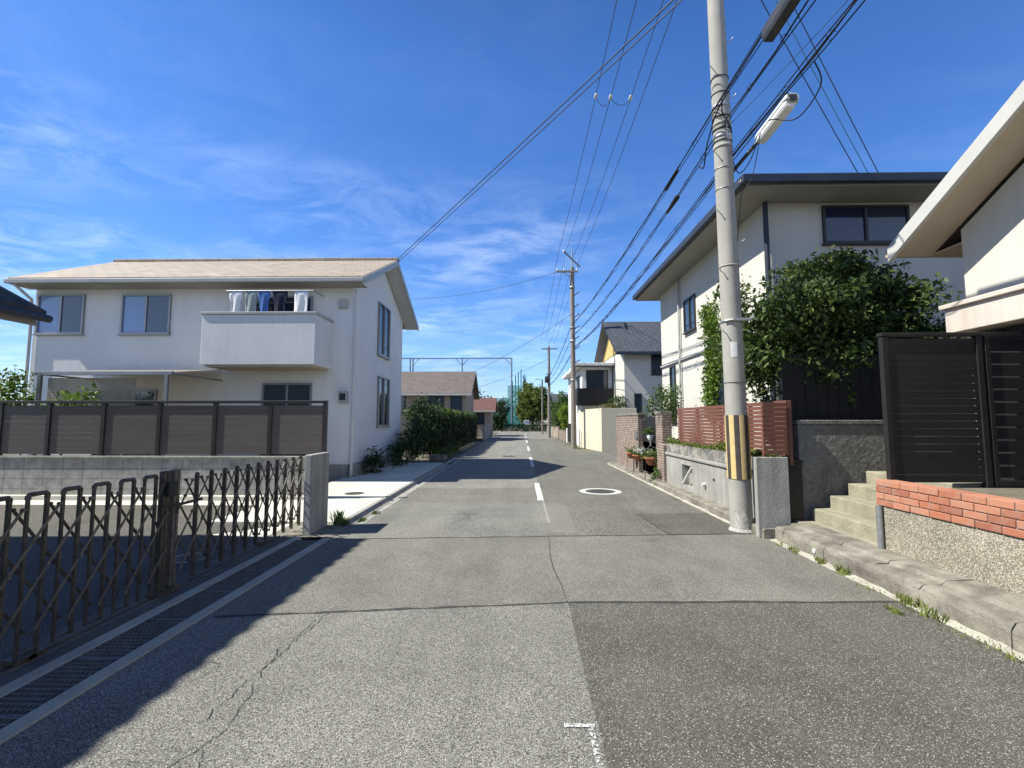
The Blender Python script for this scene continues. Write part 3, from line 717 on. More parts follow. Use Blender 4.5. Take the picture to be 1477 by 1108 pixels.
# ------------------------------------------------------------------ drain grates (left)
def make_grate():
    t = thing('drain_grate', 'steel drain grate', 'drain grate', (0,0,0), 'steel grates in the roadside drain')
    m = MB()
    m.box(-.152,.152,0,.012,-.03,.004); m.box(-.152,.152,.583,.595,-.03,.004)
    m.box(-.152,-.142,.012,.583,-.03,.004); m.box(.142,.152,.012,.583,-.03,.004)
    m.build('frame', grate_steel, t)
    m = MB()
    for i in range(1, 9): x = -.142+.284*i/9; m.box(x-.0028,x+.0028,.012,.583,-.028,.0025)
    for i in range(1, 12): y = .012+.571*i/12; m.box(-.142,.142,y-.003,y+.003,-.012,.0032)
    m.build('bars', grate_steel, t)
    return t
g0 = make_grate()
gl = 'galvanised steel grate, one of the unbroken row in the drain beside the folding gate'
for i in range(8):
    o = g0 if i == 0 else copy_tree(g0)
    o.location = (-2.7525, 1.62+.6*i-.3, .003); o['label'] = gl

# ------------------------------------------------------------------ folding gate
def gate_leaf(label, ys, ycap, lock, foot, single=False):
    t = t_ = thing('folding_gate', label, 'gate', (-3.185, ys[0], 0), 'leaves of the folding gate')
    s = abs(ys[1]-ys[0])
    for i, y in enumerate(ys):
        m = MB(); h = 1.07; hw = min(.062, s*.3); xo = 0
        x = -3.185+xo
        if single:
            m.box(x-.014,x+.014,y-.014,y+.014,.05,h-.03); m.box(x-.05,x-.03,y+.03,y+.046,.06,h-.04); m.bar((x-.04,y+.038,h-.035),(x,y,h-.035),.016,.016); m.bar((x-.04,y+.038,.07),(x,y,.07),.012,.012)
            up = m.build('upright', iron, t, .003)
            if i == foot:
                f = MB(); f.box(x-.05,x+.05,y-.08,y+.08,.022,.055); f.build('roller_foot', iron, up, .004)
            continue
        m.box(x-.010,x+.010,y-hw-.009,y-hw+.009,.05,h-.02); m.box(x-.012,x+.012,y+hw-.010,y+hw+.010,.05,h-.02)
        pts = [(x,y-hw,h-.03),(x,y-hw,h-.012),(x,y-hw*.8,h),(x,y+hw*.8,h),(x,y+hw,h-.012),(x,y+hw,h-.03)]
        m.tube(pts, .017, 8)
        m.bar((x,y-hw,.065),(x,y+hw,.065),.01,.012)
        up = m.build('upright', iron, t, .003)
        if i == foot:
            f = MB(); f.box(x-.05,x+.05,y-hw-.035,y+hw+.035,.022,.055); f.tube([(x-.05,y,.03),(x+.05,y,.03)],.028,10); f.build('roller_foot', iron, up, .004)
    lo = min(ys); hi = max(ys); n_ = len(ys); half = max(.06, s*.3)
    lo_, hi_ = min(lo, ycap), max(hi, ycap)
    zt, zb = .985, .185
    def span(ya, za, yb, zb_, xo, mt):
        # clip at the ends of the leaf
        if yb < lo_-.02: t = (lo_-ya)/(yb-ya); yb = lo_; zb_ = za+(zb_-za)*t
        if yb > hi_+.02: t = (hi_-ya)/(yb-ya); yb = hi_; zb_ = za+(zb_-za)*t
        if abs(yb-ya) < .1: return
        m = MB(); x = -3.185+xo
        m.add(*flat((x,ya,za),(x,yb,zb_),.006,.018))
        for (yy, zz) in ((ya,za),(yb,zb_),((ya+yb)/2,(za+zb_)/2)): m.tube([(x-.012,yy,zz),(x+.012,yy,zz)],.012,8)
        m.build('scissor_bar', mt, t_)
    for k in range(-4, n_+4):
        y0_ = lo+(k+.5)*s
        if lo_ <= y0_ <= hi_:
            span(y0_, zt, y0_-2.5*s, zb, .034, iron_pale_lit); span(y0_, zt, y0_+2.5*s, zb, -.034, iron)
        yb0 = lo+k*s
        if lo_ <= yb0 <= hi_:
            if yb0+2.5*s > hi_+.02: span(yb0, zb, yb0+2.5*s, zt, .034, iron_pale_lit)
            if yb0-2.5*s < lo_-.02: span(yb0, zb, yb0-2.5*s, zt, -.034, iron)
    m = MB()
    m.box(-3.21,-3.16,ycap-.035,ycap-.004,.03,1.10); m.box(-3.21,-3.16,ycap+.004,ycap+.035,.03,1.10); m.box(-3.20,-3.17,ycap-.004,ycap+.004,.03,1.09); m.build('end_post', iron if lock else iron_pale_lit, t, .004)
    m = MB(); m.box(-3.25,-3.12,ycap-.07,ycap+.06,.022,.06); m.build('post_foot', iron, t, .004)
    if lock:
        m = MB(); m.box(-3.155,-3.10,ycap-.05,ycap+.06,.88,1.0); lk = m.build('lock_case', iron_dark, t, .008)
        m = MB(); m.box(-3.125,-3.115,ycap-.12,ycap+.42,.775,.80); m.build('latch_bar', iron_dark, t)
    return t
def flat(a, b, thick, wide):
    a = Vector(a); b = Vector(b); t = (b-a).normalized(); x = Vector((1,0,0))*thick/2; v = t.cross(Vector((1,0,0))).normalized()*wide/2
    vs = [a-x-v,a+x-v,a+x+v,a-x+v,b-x-v,b+x-v,b+x+v,b-x+v]
    return vs, [(0,3,2,1),(4,5,6,7),(0,1,5,4),(1,2,6,5),(2,3,7,6),(3,0,4,7)]
gate_leaf('near leaf of the bronze folding gate, reaching the left edge of the photo', [3.064+.235*k for k in range(-6,5)], 4.165, True, 6)
gate_leaf('far leaf of the rusty bronze folding gate, closing against the bare concrete pillar', [6.77-.218*i for i in range(11)], 4.295, False, 4, True)

# concrete gate pillar
pl = MB(); pl.box(-2.962,-2.862,6.405,7.0,-.05,1.08)
tag(pl.build('gate_pillar', conc_pillar, None, .012), 'low bare concrete gate pillar, a slim upright slab at the end of the folding gate', 'gate pillar')

# block wall + panel fence behind the yard
bw = thing('block_wall', 'grey concrete block wall behind the gated yard, under the brown panel fence', 'wall', (-8.3,9.25,0))
m = MB(); m.box(-12.6,-3.86,9.2,9.35,-.05,.80); m.build('blocks', block_x, bw, .004)
m = MB(); m.box(-12.6,-3.85,9.17,9.38,.80,.85); m.build('coping', conc, bw, .008)
m = MB(); m.box(-12.6,-3.865,9.06,9.199,-.05,.09); m.build('footing', conc_white, bw, .01)
pf = thing('panel_fence', 'brown panel fence with dark posts and top rail standing on the grey block wall', 'fence', (-8.3,9.27,.85))
px = [-12.55,-11.5,-10.5,-9.51,-8.39,-7.25,-6.12,-5.0,-3.9]
for x in px:
    m = MB(); m.box(x-.04,x+.04,9.22,9.30,.85,1.90); m.build('post', alu_dark, pf, .005)
for a, b in zip(px[:-1], px[1:]):
    m = MB()
    for k in range(9):
        z = .885+k*.108; m.box(a+.042,b-.042,9.245,9.265,z,z+.1065)
    m.build('panel', panel_brown, pf, .003)
m = MB(); m.box(-12.6,-3.86,9.215,9.305,1.90,1.955); m.build('top_rail', alu_dark, pf, .006)

# ------------------------------------------------------------------ windows
def window(parent, face, a0, a1, z0, z1, pos, split=1, name='window', left_pane=None, fr=alu, gl=glass_b, sill=True, d=.05):
    """face: '-y' wall facing the viewer at y=pos, '-x' / '+x' wall at x=pos; a0..a1 along the wall"""
    def bx(m, u0,u1,d0,d1,w0,w1,mi=0):
        if face == '-y': m.box(u0,u1,pos-d1,pos-d0,w0,w1,mi)
        elif face == '-x': m.box(pos-d1,pos-d0,u0,u1,w0,w1,mi)
        else: m.box(pos+d0,pos+d1,u0,u1,w0,w1,mi)
    f = MB(); t = .05
    bx(f,a0,a1,.001,d,z0,z0+t); bx(f,a0,a1,.001,d,z1-t,z1); bx(f,a0,a0+t,.001,d,z0+t,z1-t); bx(f,a1-t,a1,.001,d,z0+t,z1-t)
    for k in range(1, split+1):
        u = a0+(a1-a0)*k/(split+1); bx(f,u-t*.55,u+t*.55,.001,d*.9,z0+t,z1-t)
    w_ = f.build(name, fr, parent, .003)
    for k in range(split+1):
        u0 = a0+t+(a1-a0-2*t)*k/(split+1); u1 = a0+t+(a1-a0-2*t)*(k+1)/(split+1)
        g = MB(); bx(g,u0,u1,.0015,.012+.008*(k%2),z0+t*.8,z1-t*.8)
        g.build('pane', left_pane if (left_pane and k == 0) else gl, w_)
    if sill:
        s = MB(); bx(s,a0-.03,a1+.03,.001,d+.035,z0-.035,z0-.001); s.build('sill', fr, w_, .003)
    return w_

# ------------------------------------------------------------------ white house on the left
hs_ = thing('white_house', 'white two-storey house with a beige gable roof and boxed balcony', 'house', (-9.2,15.2,0))
m = MB()
m.prism([(12.5,-.1),(12.5,5.45),(15.2,6.72),(17.9,5.45),(17.9,-.1)], -13.5,-4.6,'x'); m.build('wall', wall_white, hs_)
m = MB()
def slope(mb, y0,z0,y1,z1,x0,x1,th,mi=0):
    mb.prism([(y0,z0-th),(y1,z1-th),(y1,z1),(y0,z0)], x0, x1, 'x', mi)
slope(m,11.95,5.38,15.199,6.95,-13.72,-4.12,.16); slope(m,18.45,5.38,15.201,6.95,-13.72,-4.12,.16)
rf = m.build('roof', roof_beige, hs_, .01)
m = MB(); m.box(-13.74,-4.08,15.08,15.32,6.90,7.0); m.build('ridge_cap', roof_beige, rf, .02)
m = MB(); m.box(-13.74,-4.10,11.86,11.949,5.20,5.32); m.build('eave_gutter', gutter_m, rf, .02)
m = MB(); m.box(-13.68,-4.2,11.96,12.49,5.20,5.215); m.build('soffit', soffit_g, rf)
m = MB()
m.prism([(11.97,5.385-.165),(15.2,6.95-.165),(15.2,6.95-.185),(11.97,5.385-.185)],-4.599,-4.12,'x'); m.prism([(18.43,5.385-.165),(18.43,5.385-.185),(15.2,6.95-.185),(15.2,6.95-.165)],-4.599,-4.12,'x')
m.build('verge_soffit', soffit_w, rf)
m = MB()
for sgn in (0,1):
    ya = 11.93 if sgn == 0 else 18.47
    pts = [(ya,5.16),(15.2,6.74),(15.2,6.93),(ya,5.35)]
    m.prism(pts if sgn == 0 else pts[::-1], -4.118+.002*sgn, -4.085, 'x')
m.build('verge_board', gutter_m, rf)
window(hs_,'-y',-13.4,-12.08,3.94,5.06,12.5,1,left_pane=glass_c,gl=glass_blue); window(hs_,'-y',-11.03,-9.65,3.93,5.05,12.5,1,left_pane=glass_c,gl=glass_blue)
window(hs_,'-y',-7.5,-5.7,3.0,4.98,12.5,1); window(hs_,'-y',-7.0,-5.64,.55,2.57,12.5,1,sill=False)
window(hs_,'-y',-11.6,-9.9,.55,2.4,12.5,1,sill=False)
window(hs_,'+x',14.75,16.0,3.68,5.41,-4.6,1,d=.07); window(hs_,'+x',14.85,16.1,1.37,3.0,-4.6,1,d=.07)
m = MB()
m.box(-8.02,-5.13,11.42,11.56,2.95,4.22); m.box(-8.02,-7.88,11.561,12.499,2.95,4.22); m.box(-5.27,-5.13,11.561,12.499,2.95,4.22); m.box(-7.879,-5.271,11.561,12.499,2.95,3.05)
bal = m.build('balcony', wall_bal, hs_, .01)
m = MB(); m.box(-8.05,-5.10,11.39,11.59,4.221,4.29); m.box(-8.05,-7.85,11.591,12.49,4.221,4.29); m.box(-5.30,-5.10,11.591,12.49,4.221,4.29); m.build('coping', gutter_m, bal, .01)
m = MB(); m.box(-7.9,-5.2,11.47,12.4,2.90,2.949); m.build('underside', soffit_b, bal)
m = MB(); m.tube([(-7.7,11.85,4.95),(-5.4,11.85,4.95)],.017,8); m.tube([(-7.7,11.85,4.95),(-7.7,12.48,4.97)],.014,8); m.tube([(-5.4,11.85,4.95),(-5.4,12.48,4.97)],.014,8); m.build('drying_pole', steel, bal)
m = MB(); m.box(-4.88,-4.64,12.36,12.499,2.02,2.34); mt = m.build('meter_box', gutter_m, hs_, .01)
m = MB(); m.box(-4.84,-4.68,12.345,12.359,2.1,2.28); m.build('meter_window', glass_b, mt)
m = MB(); m.tube([(-13.52,11.93,5.2),(-13.52,12.40,4.9),(-13.52,12.44,4.7),(-13.52,12.44,.1)],.04,10); m.build('downpipe', pipe_w, hs_)
m = MB(); m.tube([(-4.5,12.44,5.15),(-4.5,12.44,.1)],.035,10); m.build('downpipe', pipe_w, hs_)
m = MB(); m.box(-13.49,-4.575,12.46,12.499,-.05,.38); m.box(-4.599,-4.56,12.46,17.9,-.05,.38); m.build('foundation', conc, hs_)
m = MB(); m.box(-4.97,-4.72,12.40,12.499,4.62,4.86); m.build('vent_hood', gutter_m, hs_, .02)

# washing on the balcony
def garment(label, x, w_, h_, mat, kind):
    m = MB(); nx = 9; nz = 7; vs = []; fs = []
    for j in range(nz+1):
        for i in range(nx+1):
            u = i/nx; v = j/nz
            ww = w_*(1 - (.25 if v > .35 and kind == 'shirt' else 0))
            xx = x + (u-.5)*ww; zz = 4.93 - v*h_; yy = 11.85 + .03*math.sin(u*9+v*2+x)*v
            vs.append((xx,yy,zz))
    for j in range(nz):
        for i in range(nx): a = j*(nx+1)+i; fs.append((a,a+1,a+nx+2,a+nx+1))
    m.add(vs, fs, 0, True)
    o = m.build('garment', mat)
    s = o.modifiers.new('thick','SOLIDIFY'); s.thickness = .006
    return tag(o, label, 'laundry', 'washing hung on the balcony pole')
garment('white garment at the left end of the washing on the balcony', -7.45, .34, .62, cloth_w, 'shirt')
garment('grey-green garment hung second from left among the balcony washing', -7.05, .30, .62, cloth_g, 'towel')
garment('mid blue garment hung between grey-green and navy washing on the balcony', -6.7, .32, .60, cloth_b, 'shirt')
garment('navy garment hung in the middle right of the balcony washing', -6.28, .40, .68, cloth_n, 'shirt')
garment('white towel at the right end of the balcony washing', -5.72, .36, .64, cloth_w, 'towel')

# ------------------------------------------------------------------ terrace roof on the garden side of the white house
tr_ = thing('terrace_canopy','low beige terrace canopy with a hanging blind, behind the panel fence against the white house','canopy',(-9.7,11.5,0))
m = MB(); m.prism([(10.65,2.66),(12.44,2.92),(12.44,2.945),(10.65,2.685)],-11.3,-8.1,'x'); m.build('roof_sheet', poly, tr_)
m = MB(); m.box(-11.33,-8.07,10.58,10.649,2.61,2.70); m.box(-11.33,-11.30,10.65,12.44,2.62,2.66); m.box(-8.10,-8.07,10.65,12.44,2.62,2.66); m.build('beam', alu, tr_, .006)
for x in (-11.2,-8.2):
    m = MB(); m.box(x-.04,x+.04,10.58,10.64,0,2.609); m.build('post', alu, tr_, .006)
m = MB()
for k in range(26): m.box(-11.1,-9.0,10.70,10.715,1.62+k*.036,1.62+k*.036+.031)
m.build('blind', blind_m, tr_)

# ------------------------------------------------------------------ tiled house at the far left (mostly out of frame, it shades the gate)
th = thing('tiled_house', 'house with a dark wavy tiled roof cut off by the left edge', 'house', (-9.5,0,0))
m = MB(); m.prism([(-12.5,-.1),(-7.45,-.1),(-7.45,5.9),(-10,7.0),(-12.5,5.9)], -6, 5.05, 'y'); m.build('wall', wall_cream, th)
def wavy_roof(xe, ze, xr, zr, y0, y1, per=.26, amp=.012, th_=.10):
    ny = int((y1-y0)/per*8); nx = 8; vs = []; fs = []
    for layer in (0, 1):
        for i in range(ny+1):
            y = y0+(y1-y0)*i/ny; ph = 2*PI*(y-y0)/per
            for j in range(nx+1):
                t = j/nx; x = xe+(xr-xe)*t; z = ze+(zr-ze)*t
                if layer == 0: z += amp*math.cos(ph); 
                else: z -= th_
                if j == 0 and layer == 0: x += (.014 if xe > xr else -.014)*(.5+.5*math.cos(ph)); z -= .0
                vs.append((x,y,z))
    q = (ny+1)*(nx+1)
    for i in range(ny):
        for j in range(nx):
            a = i*(nx+1)+j
            fs.append((a,a+1,a+nx+2,a+nx+1)); fs.append((q+a,q+a+nx+1,q+a+nx+2,q+a+1))
        a = i*(nx+1); fs.append((a,a+nx+1,q+a+nx+1,q+a))
    for j in range(nx):
        fs.append((j,q+j,q+j+1,j+1)); a = ny*(nx+1)+j; fs.append((a,a+1,q+a+1,q+a))
    return vs, fs
m = MB(); m.add(*wavy_roof(-6.83,5.86,-10,7.25,-6,5.5)); m.add(*wavy_roof(-13.2,5.86,-10,7.25,-6,5.5)); m.build('main_roof', kawara, th)
m = MB(); m.add(*wavy_roof(-6.32,3.02,-7.45,3.62,-3,6.0)); lr = m.build('lower_roof', kawara, th)
m = MB(); m.prism([(-6.42,2.88),(-7.6,3.50),(-7.6,3.40),(-6.42,2.80)], 2.6, 5.98, 'y'); m.build('soffit', soffit_g, lr)
m = MB(); m.tube([(-6.27,-3,2.90),(-6.27,6.0,2.90)],.05,10); m.build('eave_gutter', fascia_d, lr)

# shrubs seen over the fence at left
leafy = lambda nm,lab,base,blobs,n,size,mat,seed,r=.03,group=None: tree(nm,lab,'shrub',base,blobs,n,size,mat,r,group,seed,clumps=24,spread=.22)
leafy('garden_shrub','yellow-green shrub rising over the panel fence at the left edge of the photo',(-11.9,10.4,0),[(-11.9,10.4,2.0,.75,.5,.75)],1600,.11,leaf_bright,11)
leafy('garden_shrub','low yellow-green shrub just topping the panel fence, second from the left edge',(-10.15,10.2,0),[(-10.15,10.2,1.85,.6,.4,.45)],1100,.10,leaf_bright,12)

# ------------------------------------------------------------------ planting beside the white house and down the left side
def hedge(name,label,x0,x1,y0,y1,z1,n,size,mat,seed,cat='hedge',new=False):
    t = thing(name,label,cat,((x0+x1)/2,(y0+y1)/2,0))
    m = MB(); g = random.Random(seed)
    k = max(3,int((y1-y0)/.5))
    for i in range(k):
        y = y0+(y1-y0)*(i+.5)/k; x = (x0+x1)/2+g.uniform(-.1,.1)
        m.tube([(x,y,-.03),(x+g.uniform(-.1,.1),y+g.uniform(-.1,.1),z1*.5),(x+g.uniform(-.2,.2),y+g.uniform(-.2,.2),z1*.92)],[.04,.03,.012],6)
    m.build('stems', bark, t)
    leaf_mesh('foliage', box_points(x0,x1,y0,y1,.08,z1,n,seed), size, mat, t, seed)
    if new: leaf_mesh('sunlit_top_leaves', box_points(x0+.05,x1-.05,y0+.1,y1-.1,z1-.14,z1+.10,n//3,seed+1,.06,.3), size*1.1, leaf_bright, t, seed+1)  # sunlit top put into the leaf colour over darkened foliage
    return t
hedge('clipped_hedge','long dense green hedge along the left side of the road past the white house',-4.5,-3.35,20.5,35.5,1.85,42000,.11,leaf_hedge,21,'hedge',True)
leafy('dense_shrub','dark leafy shrub against the road-side wall of the white house',(-4.0,16.6,0),[(-4.05,16.6,.55,.4,1.5,.6),(-4.0,17.8,.9,.45,.6,.8)],5200,.09,leaf_dark,22)
leafy('dense_shrub','tall dark shrub at the back corner of the white house',(-4.0,19.2,0),[(-4.0,19.3,1.25,.7,.95,1.1),(-4.3,20.2,1.5,.7,.7,.95)],6500,.10,leaf_dark,23)
leafy('low_shrub','scrubby low plants spilling onto the road edge in front of the hedge',(-3.2,19.9,0),[(-3.25,20.6,.22,.4,1.6,.28),(-3.3,23.5,.2,.35,2.0,.25)],3000,.08,leaf_mid,24)
leafy('potted_bush','small bush beside the front corner of the white house',(-4.25,13.6,0),[(-4.3,13.7,.35,.25,.6,.4)],1500,.07,leaf_dark,25)
kw = MB(); kw.box(-3.62,-3.0,18.6,19.4,-.05,.17); tag(kw.build('stone_edging', conc_kerb, None, .02),'low concrete edging block at the end of the driveway by the dark shrubs','edging')
rp = MB(); rp.box(-2.1,-1.55,45,45.5,0,0.01)

# brown-roofed house behind the hedge
def gable_house(name,label,x0,x1,y0,y1,eave,ridge,wmat,rmat,axis='x',over=.5,fasc=fascia_w):
    t = thing(name,label,'house',((x0+x1)/2,(y0+y1)/2,0))
    m = MB(); th_ = .16
    if axis == 'x':
        ym = (y0+y1)/2; m.prism([(y0,-.1),(y0,eave),(ym,ridge-.22),(y1,eave),(y1,-.1)],x0,x1,'x'); m.build('wall',wmat,t)
        k = (ridge-eave)/(ym-y0); ze = eave-k*over+.05
        m = MB(); slope(m,y0-over,ze,ym-.001,ridge,x0-over,x1+over,th_); slope(m,y1+over,ze,ym+.001,ridge,x0-over,x1+over,th_)
        r = m.build('roof',rmat,t)
        m = MB(); m.box(x0-over-.02,x1+over+.02,y0-over-.09,y0-over-.001,ze-.18,ze-.04); m.build('eave_gutter',fasc,r,.02)
    else:
        xm = (x0+x1)/2; m.prism([(x0,-.1),(x0,eave),(xm,ridge-.22),(x1,eave),(x1,-.1)][::-1],y0,y1,'y'); m.build('wall',wmat,t)
        k = (ridge-eave)/(xm-x0); ze = eave-k*over+.05
        m = MB(); m.prism([(x0-over,ze-th_),(xm-.001,ridge-th_),(xm-.001,ridge),(x0-over,ze)],y0-over,y1+over,'y'); m.prism([(x1+over,ze-th_),(x1+over,ze),(xm+.001,ridge),(xm+.001,ridge-th_)],y0-over,y1+over,'y')
        r = m.build('roof',rmat,t)
        m = MB(); m.box(x0-over-.09,x0-over-.001,y0-over,y1+over,ze-.18,ze-.04); m.build('eave_gutter',fasc,r,.02)
    return t
bh = gable_house('brown_house','low house with a brown tiled roof and dark windows behind the roadside hedge',-13.5,-4.2,36,42,3.9,5.7,wall_dull,roof_brown)
window(bh,'-y',-7.1,-5.9,2.3,3.7,36,1,fr=alu_dark); window(bh,'-y',-5.4,-4.5,2.0,3.5,36,0,fr=alu_dark); window(bh,'-y',-10.5,-8.9,2.2,3.6,36,1,fr=alu_dark)
leafy('garden_shrub','round shrub in front of the brown-roofed house, topping the hedge',(-6.8,33,0),[(-6.8,33,2.0,1.1,.8,.9)],2600,.15,leaf_mid,27)
rh = gable_house('small_house','little house with a dull red roof far down the left side of the road',-4.6,-2.9,46,50,2.8,3.9,wall_dull,M('red_tile',(.14,.068,.058),(.11,.055,.048),3,.7))
window(rh,'-y',-4.3,-3.5,1.2,2.3,46,0,fr=alu_dark)
pw = MB(); pw.box(-2.98,-2.78,37,44,-.05,1.1); pw.box(-3.0,-2.76,36.98,44.02,1.1,1.16); tag(pw.build('roadside_wall', conc, None, .01),'grey concrete wall past the end of the hedge on the left of the road','wall')

# ------------------------------------------------------------------ end of the road
nf = thing('ball_net','tall grey ball-stop net frame over the houses at the end of the road','net frame',(-9.6,75,0))
for x in (-17.9,-17.45,-1.34):
    m = MB(); m.tube([(x,75,-.1),(x,75,11.75)],[.14,.11],10); m.build('post', frame_grey, nf)
m = MB(); m.tube([(-9.4,75,-.1),(-9.4,75,11.7)],[.12,.1],10); m.build('post', frame_grey, nf)
m = MB(); m.box(-30,-1.3,74.93,75.07,11.62,11.78); m.build('top_beam', frame_grey, nf)
for x, sgn in ((-17.45,1),(-9.4,-1),(-9.4,1),(-1.34,-1)):
    m = MB(); m.bar((x,75,10.5),(x+sgn*1.0,75,11.6),.08,.08,(0,1,0)); m.build('brace', frame_grey, nf)
m = MB(); m.box(-30,-1.34,75.10,75.115,5.2,11.6); m.build('upper_net', net_clear, nf)
m = MB(); m.box(-30,-1.34,75.10,75.115,.2,5.199); m.build('lower_net', net_teal, nf)
for i, (x, y, z, lab) in enumerate([(-1.5,92,9.2,'leftmost and shortest of the teal net masts at the end of the road'),(-.9,93,10.6,'second teal net mast from the left at the end of the road'),(-.35,95,11.4,'third teal net mast from the left at the end of the road'),(.22,97,12.2,'rightmost and tallest of the teal net masts at the end of the road')]):
    m = MB(); m.tube([(x,y,-.1),(x,y,z)],[.15,.11],10); m.tube([(x,y,z),(x,y,z+.12)],[.13,.05],10)
    t = thing('net_mast',lab,'mast',(x,y,0),'teal net masts at the end of the road'); m.build('shaft', teal, t)
    m = MB(); m.box(x-.2,x+.2,y-.2,y+.2,-.1,.1); m.build('footing', conc, t)
m = MB(); m.box(-2.6,.25,98.0,98.02,.2,9.0); tag(m.build('mast_net', net_teal),'see-through teal netting hung behind the masts at the end of the road','net')
tree('broad_tree','big yellow-green broadleaf tree at the end of the road','tree',(2.0,71,0),[(1.9,71,4.6,1.9,1.9,2.4),(.6,70.4,3.0,1.2,1.3,1.6),(3.1,70.6,5.2,1.3,1.4,1.7),(1.5,71.5,6.2,1.2,1.2,1.2),(3.0,70.3,2.9,1.1,1.1,1.4)],15000,.30,leaf_yell,.2,None,31,clumps=40,spread=.16)
tree('conifer_tree','dark pointed conifer behind the yellow-green tree at the end of the road','tree',(.75,78,0),[(.75,78,3.5,1.3,1.3,2.6),(.75,78,6.2,.8,.8,1.8),(.75,78,8.0,.35,.35,1.2)],7000,.28,leaf_pine,.18,None,32,trunk_top=(.75,78,8.2),clumps=30,spread=.18,aspect=.3)
tree('street_tree','dark green tree behind the far lamp pole','tree',(4.4,72,0),[(4.4,72,4.0,1.6,1.5,2.2),(5.6,72.5,3.2,1.6,1.5,2.0)],8000,.30,leaf_dark,.17,None,33)
tree('street_tree','mid green garden tree over the walls on the right of the far road','tree',(4.6,52,0),[(4.6,52,2.9,1.3,2.0,1.5),(5.6,50,2.6,1.2,1.6,1.4)],8000,.22,leaf_mid,.12,None,34)
tree('street_tree','narrow dark tree left of the teal masts at the end of the road','tree',(-2.6,68,0),[(-2.5,68,2.9,.8,.9,1.6),(-3.3,68,1.6,1.2,1.0,1.2)],5000,.24,leaf_dark,.1,None,35)
tree('clipped_conifer','bright green clipped conifer behind the second utility pole','tree',(3.9,40,0),[(3.9,40,1.6,.62,.9,1.35),(3.9,40.2,2.3,.45,.7,.75)],7500,.11,leaf_sun,.08,None,36,clumps=60,spread=.13)
tree('clipped_conifer','dull green round-topped garden tree left of the bright clipped conifer','tree',(3.75,45,0),[(3.75,45,1.7,.75,1.2,1.2),(3.9,47,1.9,.8,1.2,1.2)],6000,.15,leaf_mid,.08,None,37)
hedge('clipped_hedge','low dark hedge across the far end of the road',-4.5,5.2,67.2,68.4,.9,9000,.17,leaf_dark,38)
t = MB(); t.box(.55,1.35,68.6,68.9,-.05,1.55); t.box(.5,1.4,68.55,68.95,1.55,1.62); tag(t.build('gate_post', wall_white, None, .02),'small white post in front of the trees at the end of the road','gate post')
# wood beyond
tag(leaf_mesh('distant_wood', np.concatenate([blob_points([(x,125+6*math.sin(x),3.0+1.6*math.sin(x*.37)+1.2*math.sin(x*.9),6,4,4.2)],1300,300+int(x+90),30,.22) for x in range(-90,91,7)]), .75, leaf_dark, None, 5), kind='stuff')

# ------------------------------------------------------------------ utility poles
def pole(label, x, y, h, r0, r1, mat, lean=0.0, n=18):
    t = thing('utility_pole', label, 'utility pole', (x,y,0), 'utility poles down the right side of the road')
    m = MB(); m.tube([(x,y,-.2),(x+lean*.5,y,h*.5),(x+lean,y,h)],[r0,(r0+r1)/2,r1],n); m.build('shaft', mat, t)
    return t
def rad(z): return .152-(.152-.10)*z/12.5
def pxz(z): return 3.15-.10*z/8
P1 = pole('big concrete utility pole with a yellow and black striped sleeve beside the planter wall',3.15,6.79,12.6,.152,.10,conc_pole,-.157,28)
# striped sleeve
m = MB(); k = 14; seg = 5
for i in range(k):
    for j in range(seg):
        a0 = 2*PI*(i+j/seg)/k; a1 = 2*PI*(i+(j+1)/seg)/k
        def q(a,z,rr_): return (pxz(z)+rr_*math.cos(a), 6.79+rr_*math.sin(a), z)
        r_ = .159
        m.add([q(a0,.73,r_),q(a1,.73,r_),q(a1,1.63,r_),q(a0,1.63,r_)],[(0,1,2,3)], i%2)
sl = m.build('warning_sleeve',[yellow,black_s],P1); s_ = sl.modifiers.new('t','SOLIDIFY'); s_.thickness = .006
for z in (.80,1.55):
    m = MB(); m.tube([(pxz(z)+.158,6.75,z),(pxz(z)+.185,6.74,z)],.007,6); m.build('rivet',steel,P1)
m = MB(); m.lathe(3.15,6.79,[(.185,-.02),(.175,.012),(.162,.03),(.156,.045)],24); m.build('mortar_collar',mortar,P1)
m = MB()
vs=[]; fs=[]; g=random.Random(4)
for i in range(25):
    a = R(205+85*i/24); hh = (.22+.05*math.sin(i*.55)+.012*g.uniform(-1,1))*min(1,i/2.0)*min(1,(24-i)/4.0)
    vs += [(3.15+.156*math.cos(a),6.79+.156*math.sin(a),.03),(3.147+.1545*math.cos(a),6.79+.1545*math.sin(a),.035+hh)]
for i in range(24): fs.append((2*i,2*i+2,2*i+3,2*i+1))
m.add(vs,fs,0,True); m.build('mortar_smear',mortar,P1)
def band(z, w_=.03, mat=steel, name='band'):
    m = MB(); m.lathe(pxz(z),6.79,[(rad(z)+.001,z-w_/2),(rad(z)+.008,z-w_/2),(rad(z)+.008,z+w_/2),(rad(z)+.001,z+w_/2)],28); return m.build(name,mat,P1)
for z, w_, mt_ in ((3.0,.04,steel),(3.82,.02,conc_pole),(5.0,.012,steel),(5.32,.012,steel),(5.66,.05,conc_pole),(5.74,.02,rubber),(5.82,.05,steel),(5.93,.03,rubber),(6.02,.05,conc_pole),(6.12,.02,rubber),(6.3,.05,steel),(6.5,.012,rubber),(6.75,.012,rubber),(2.1,.008,conc_dark)): band(z,w_,mt_)
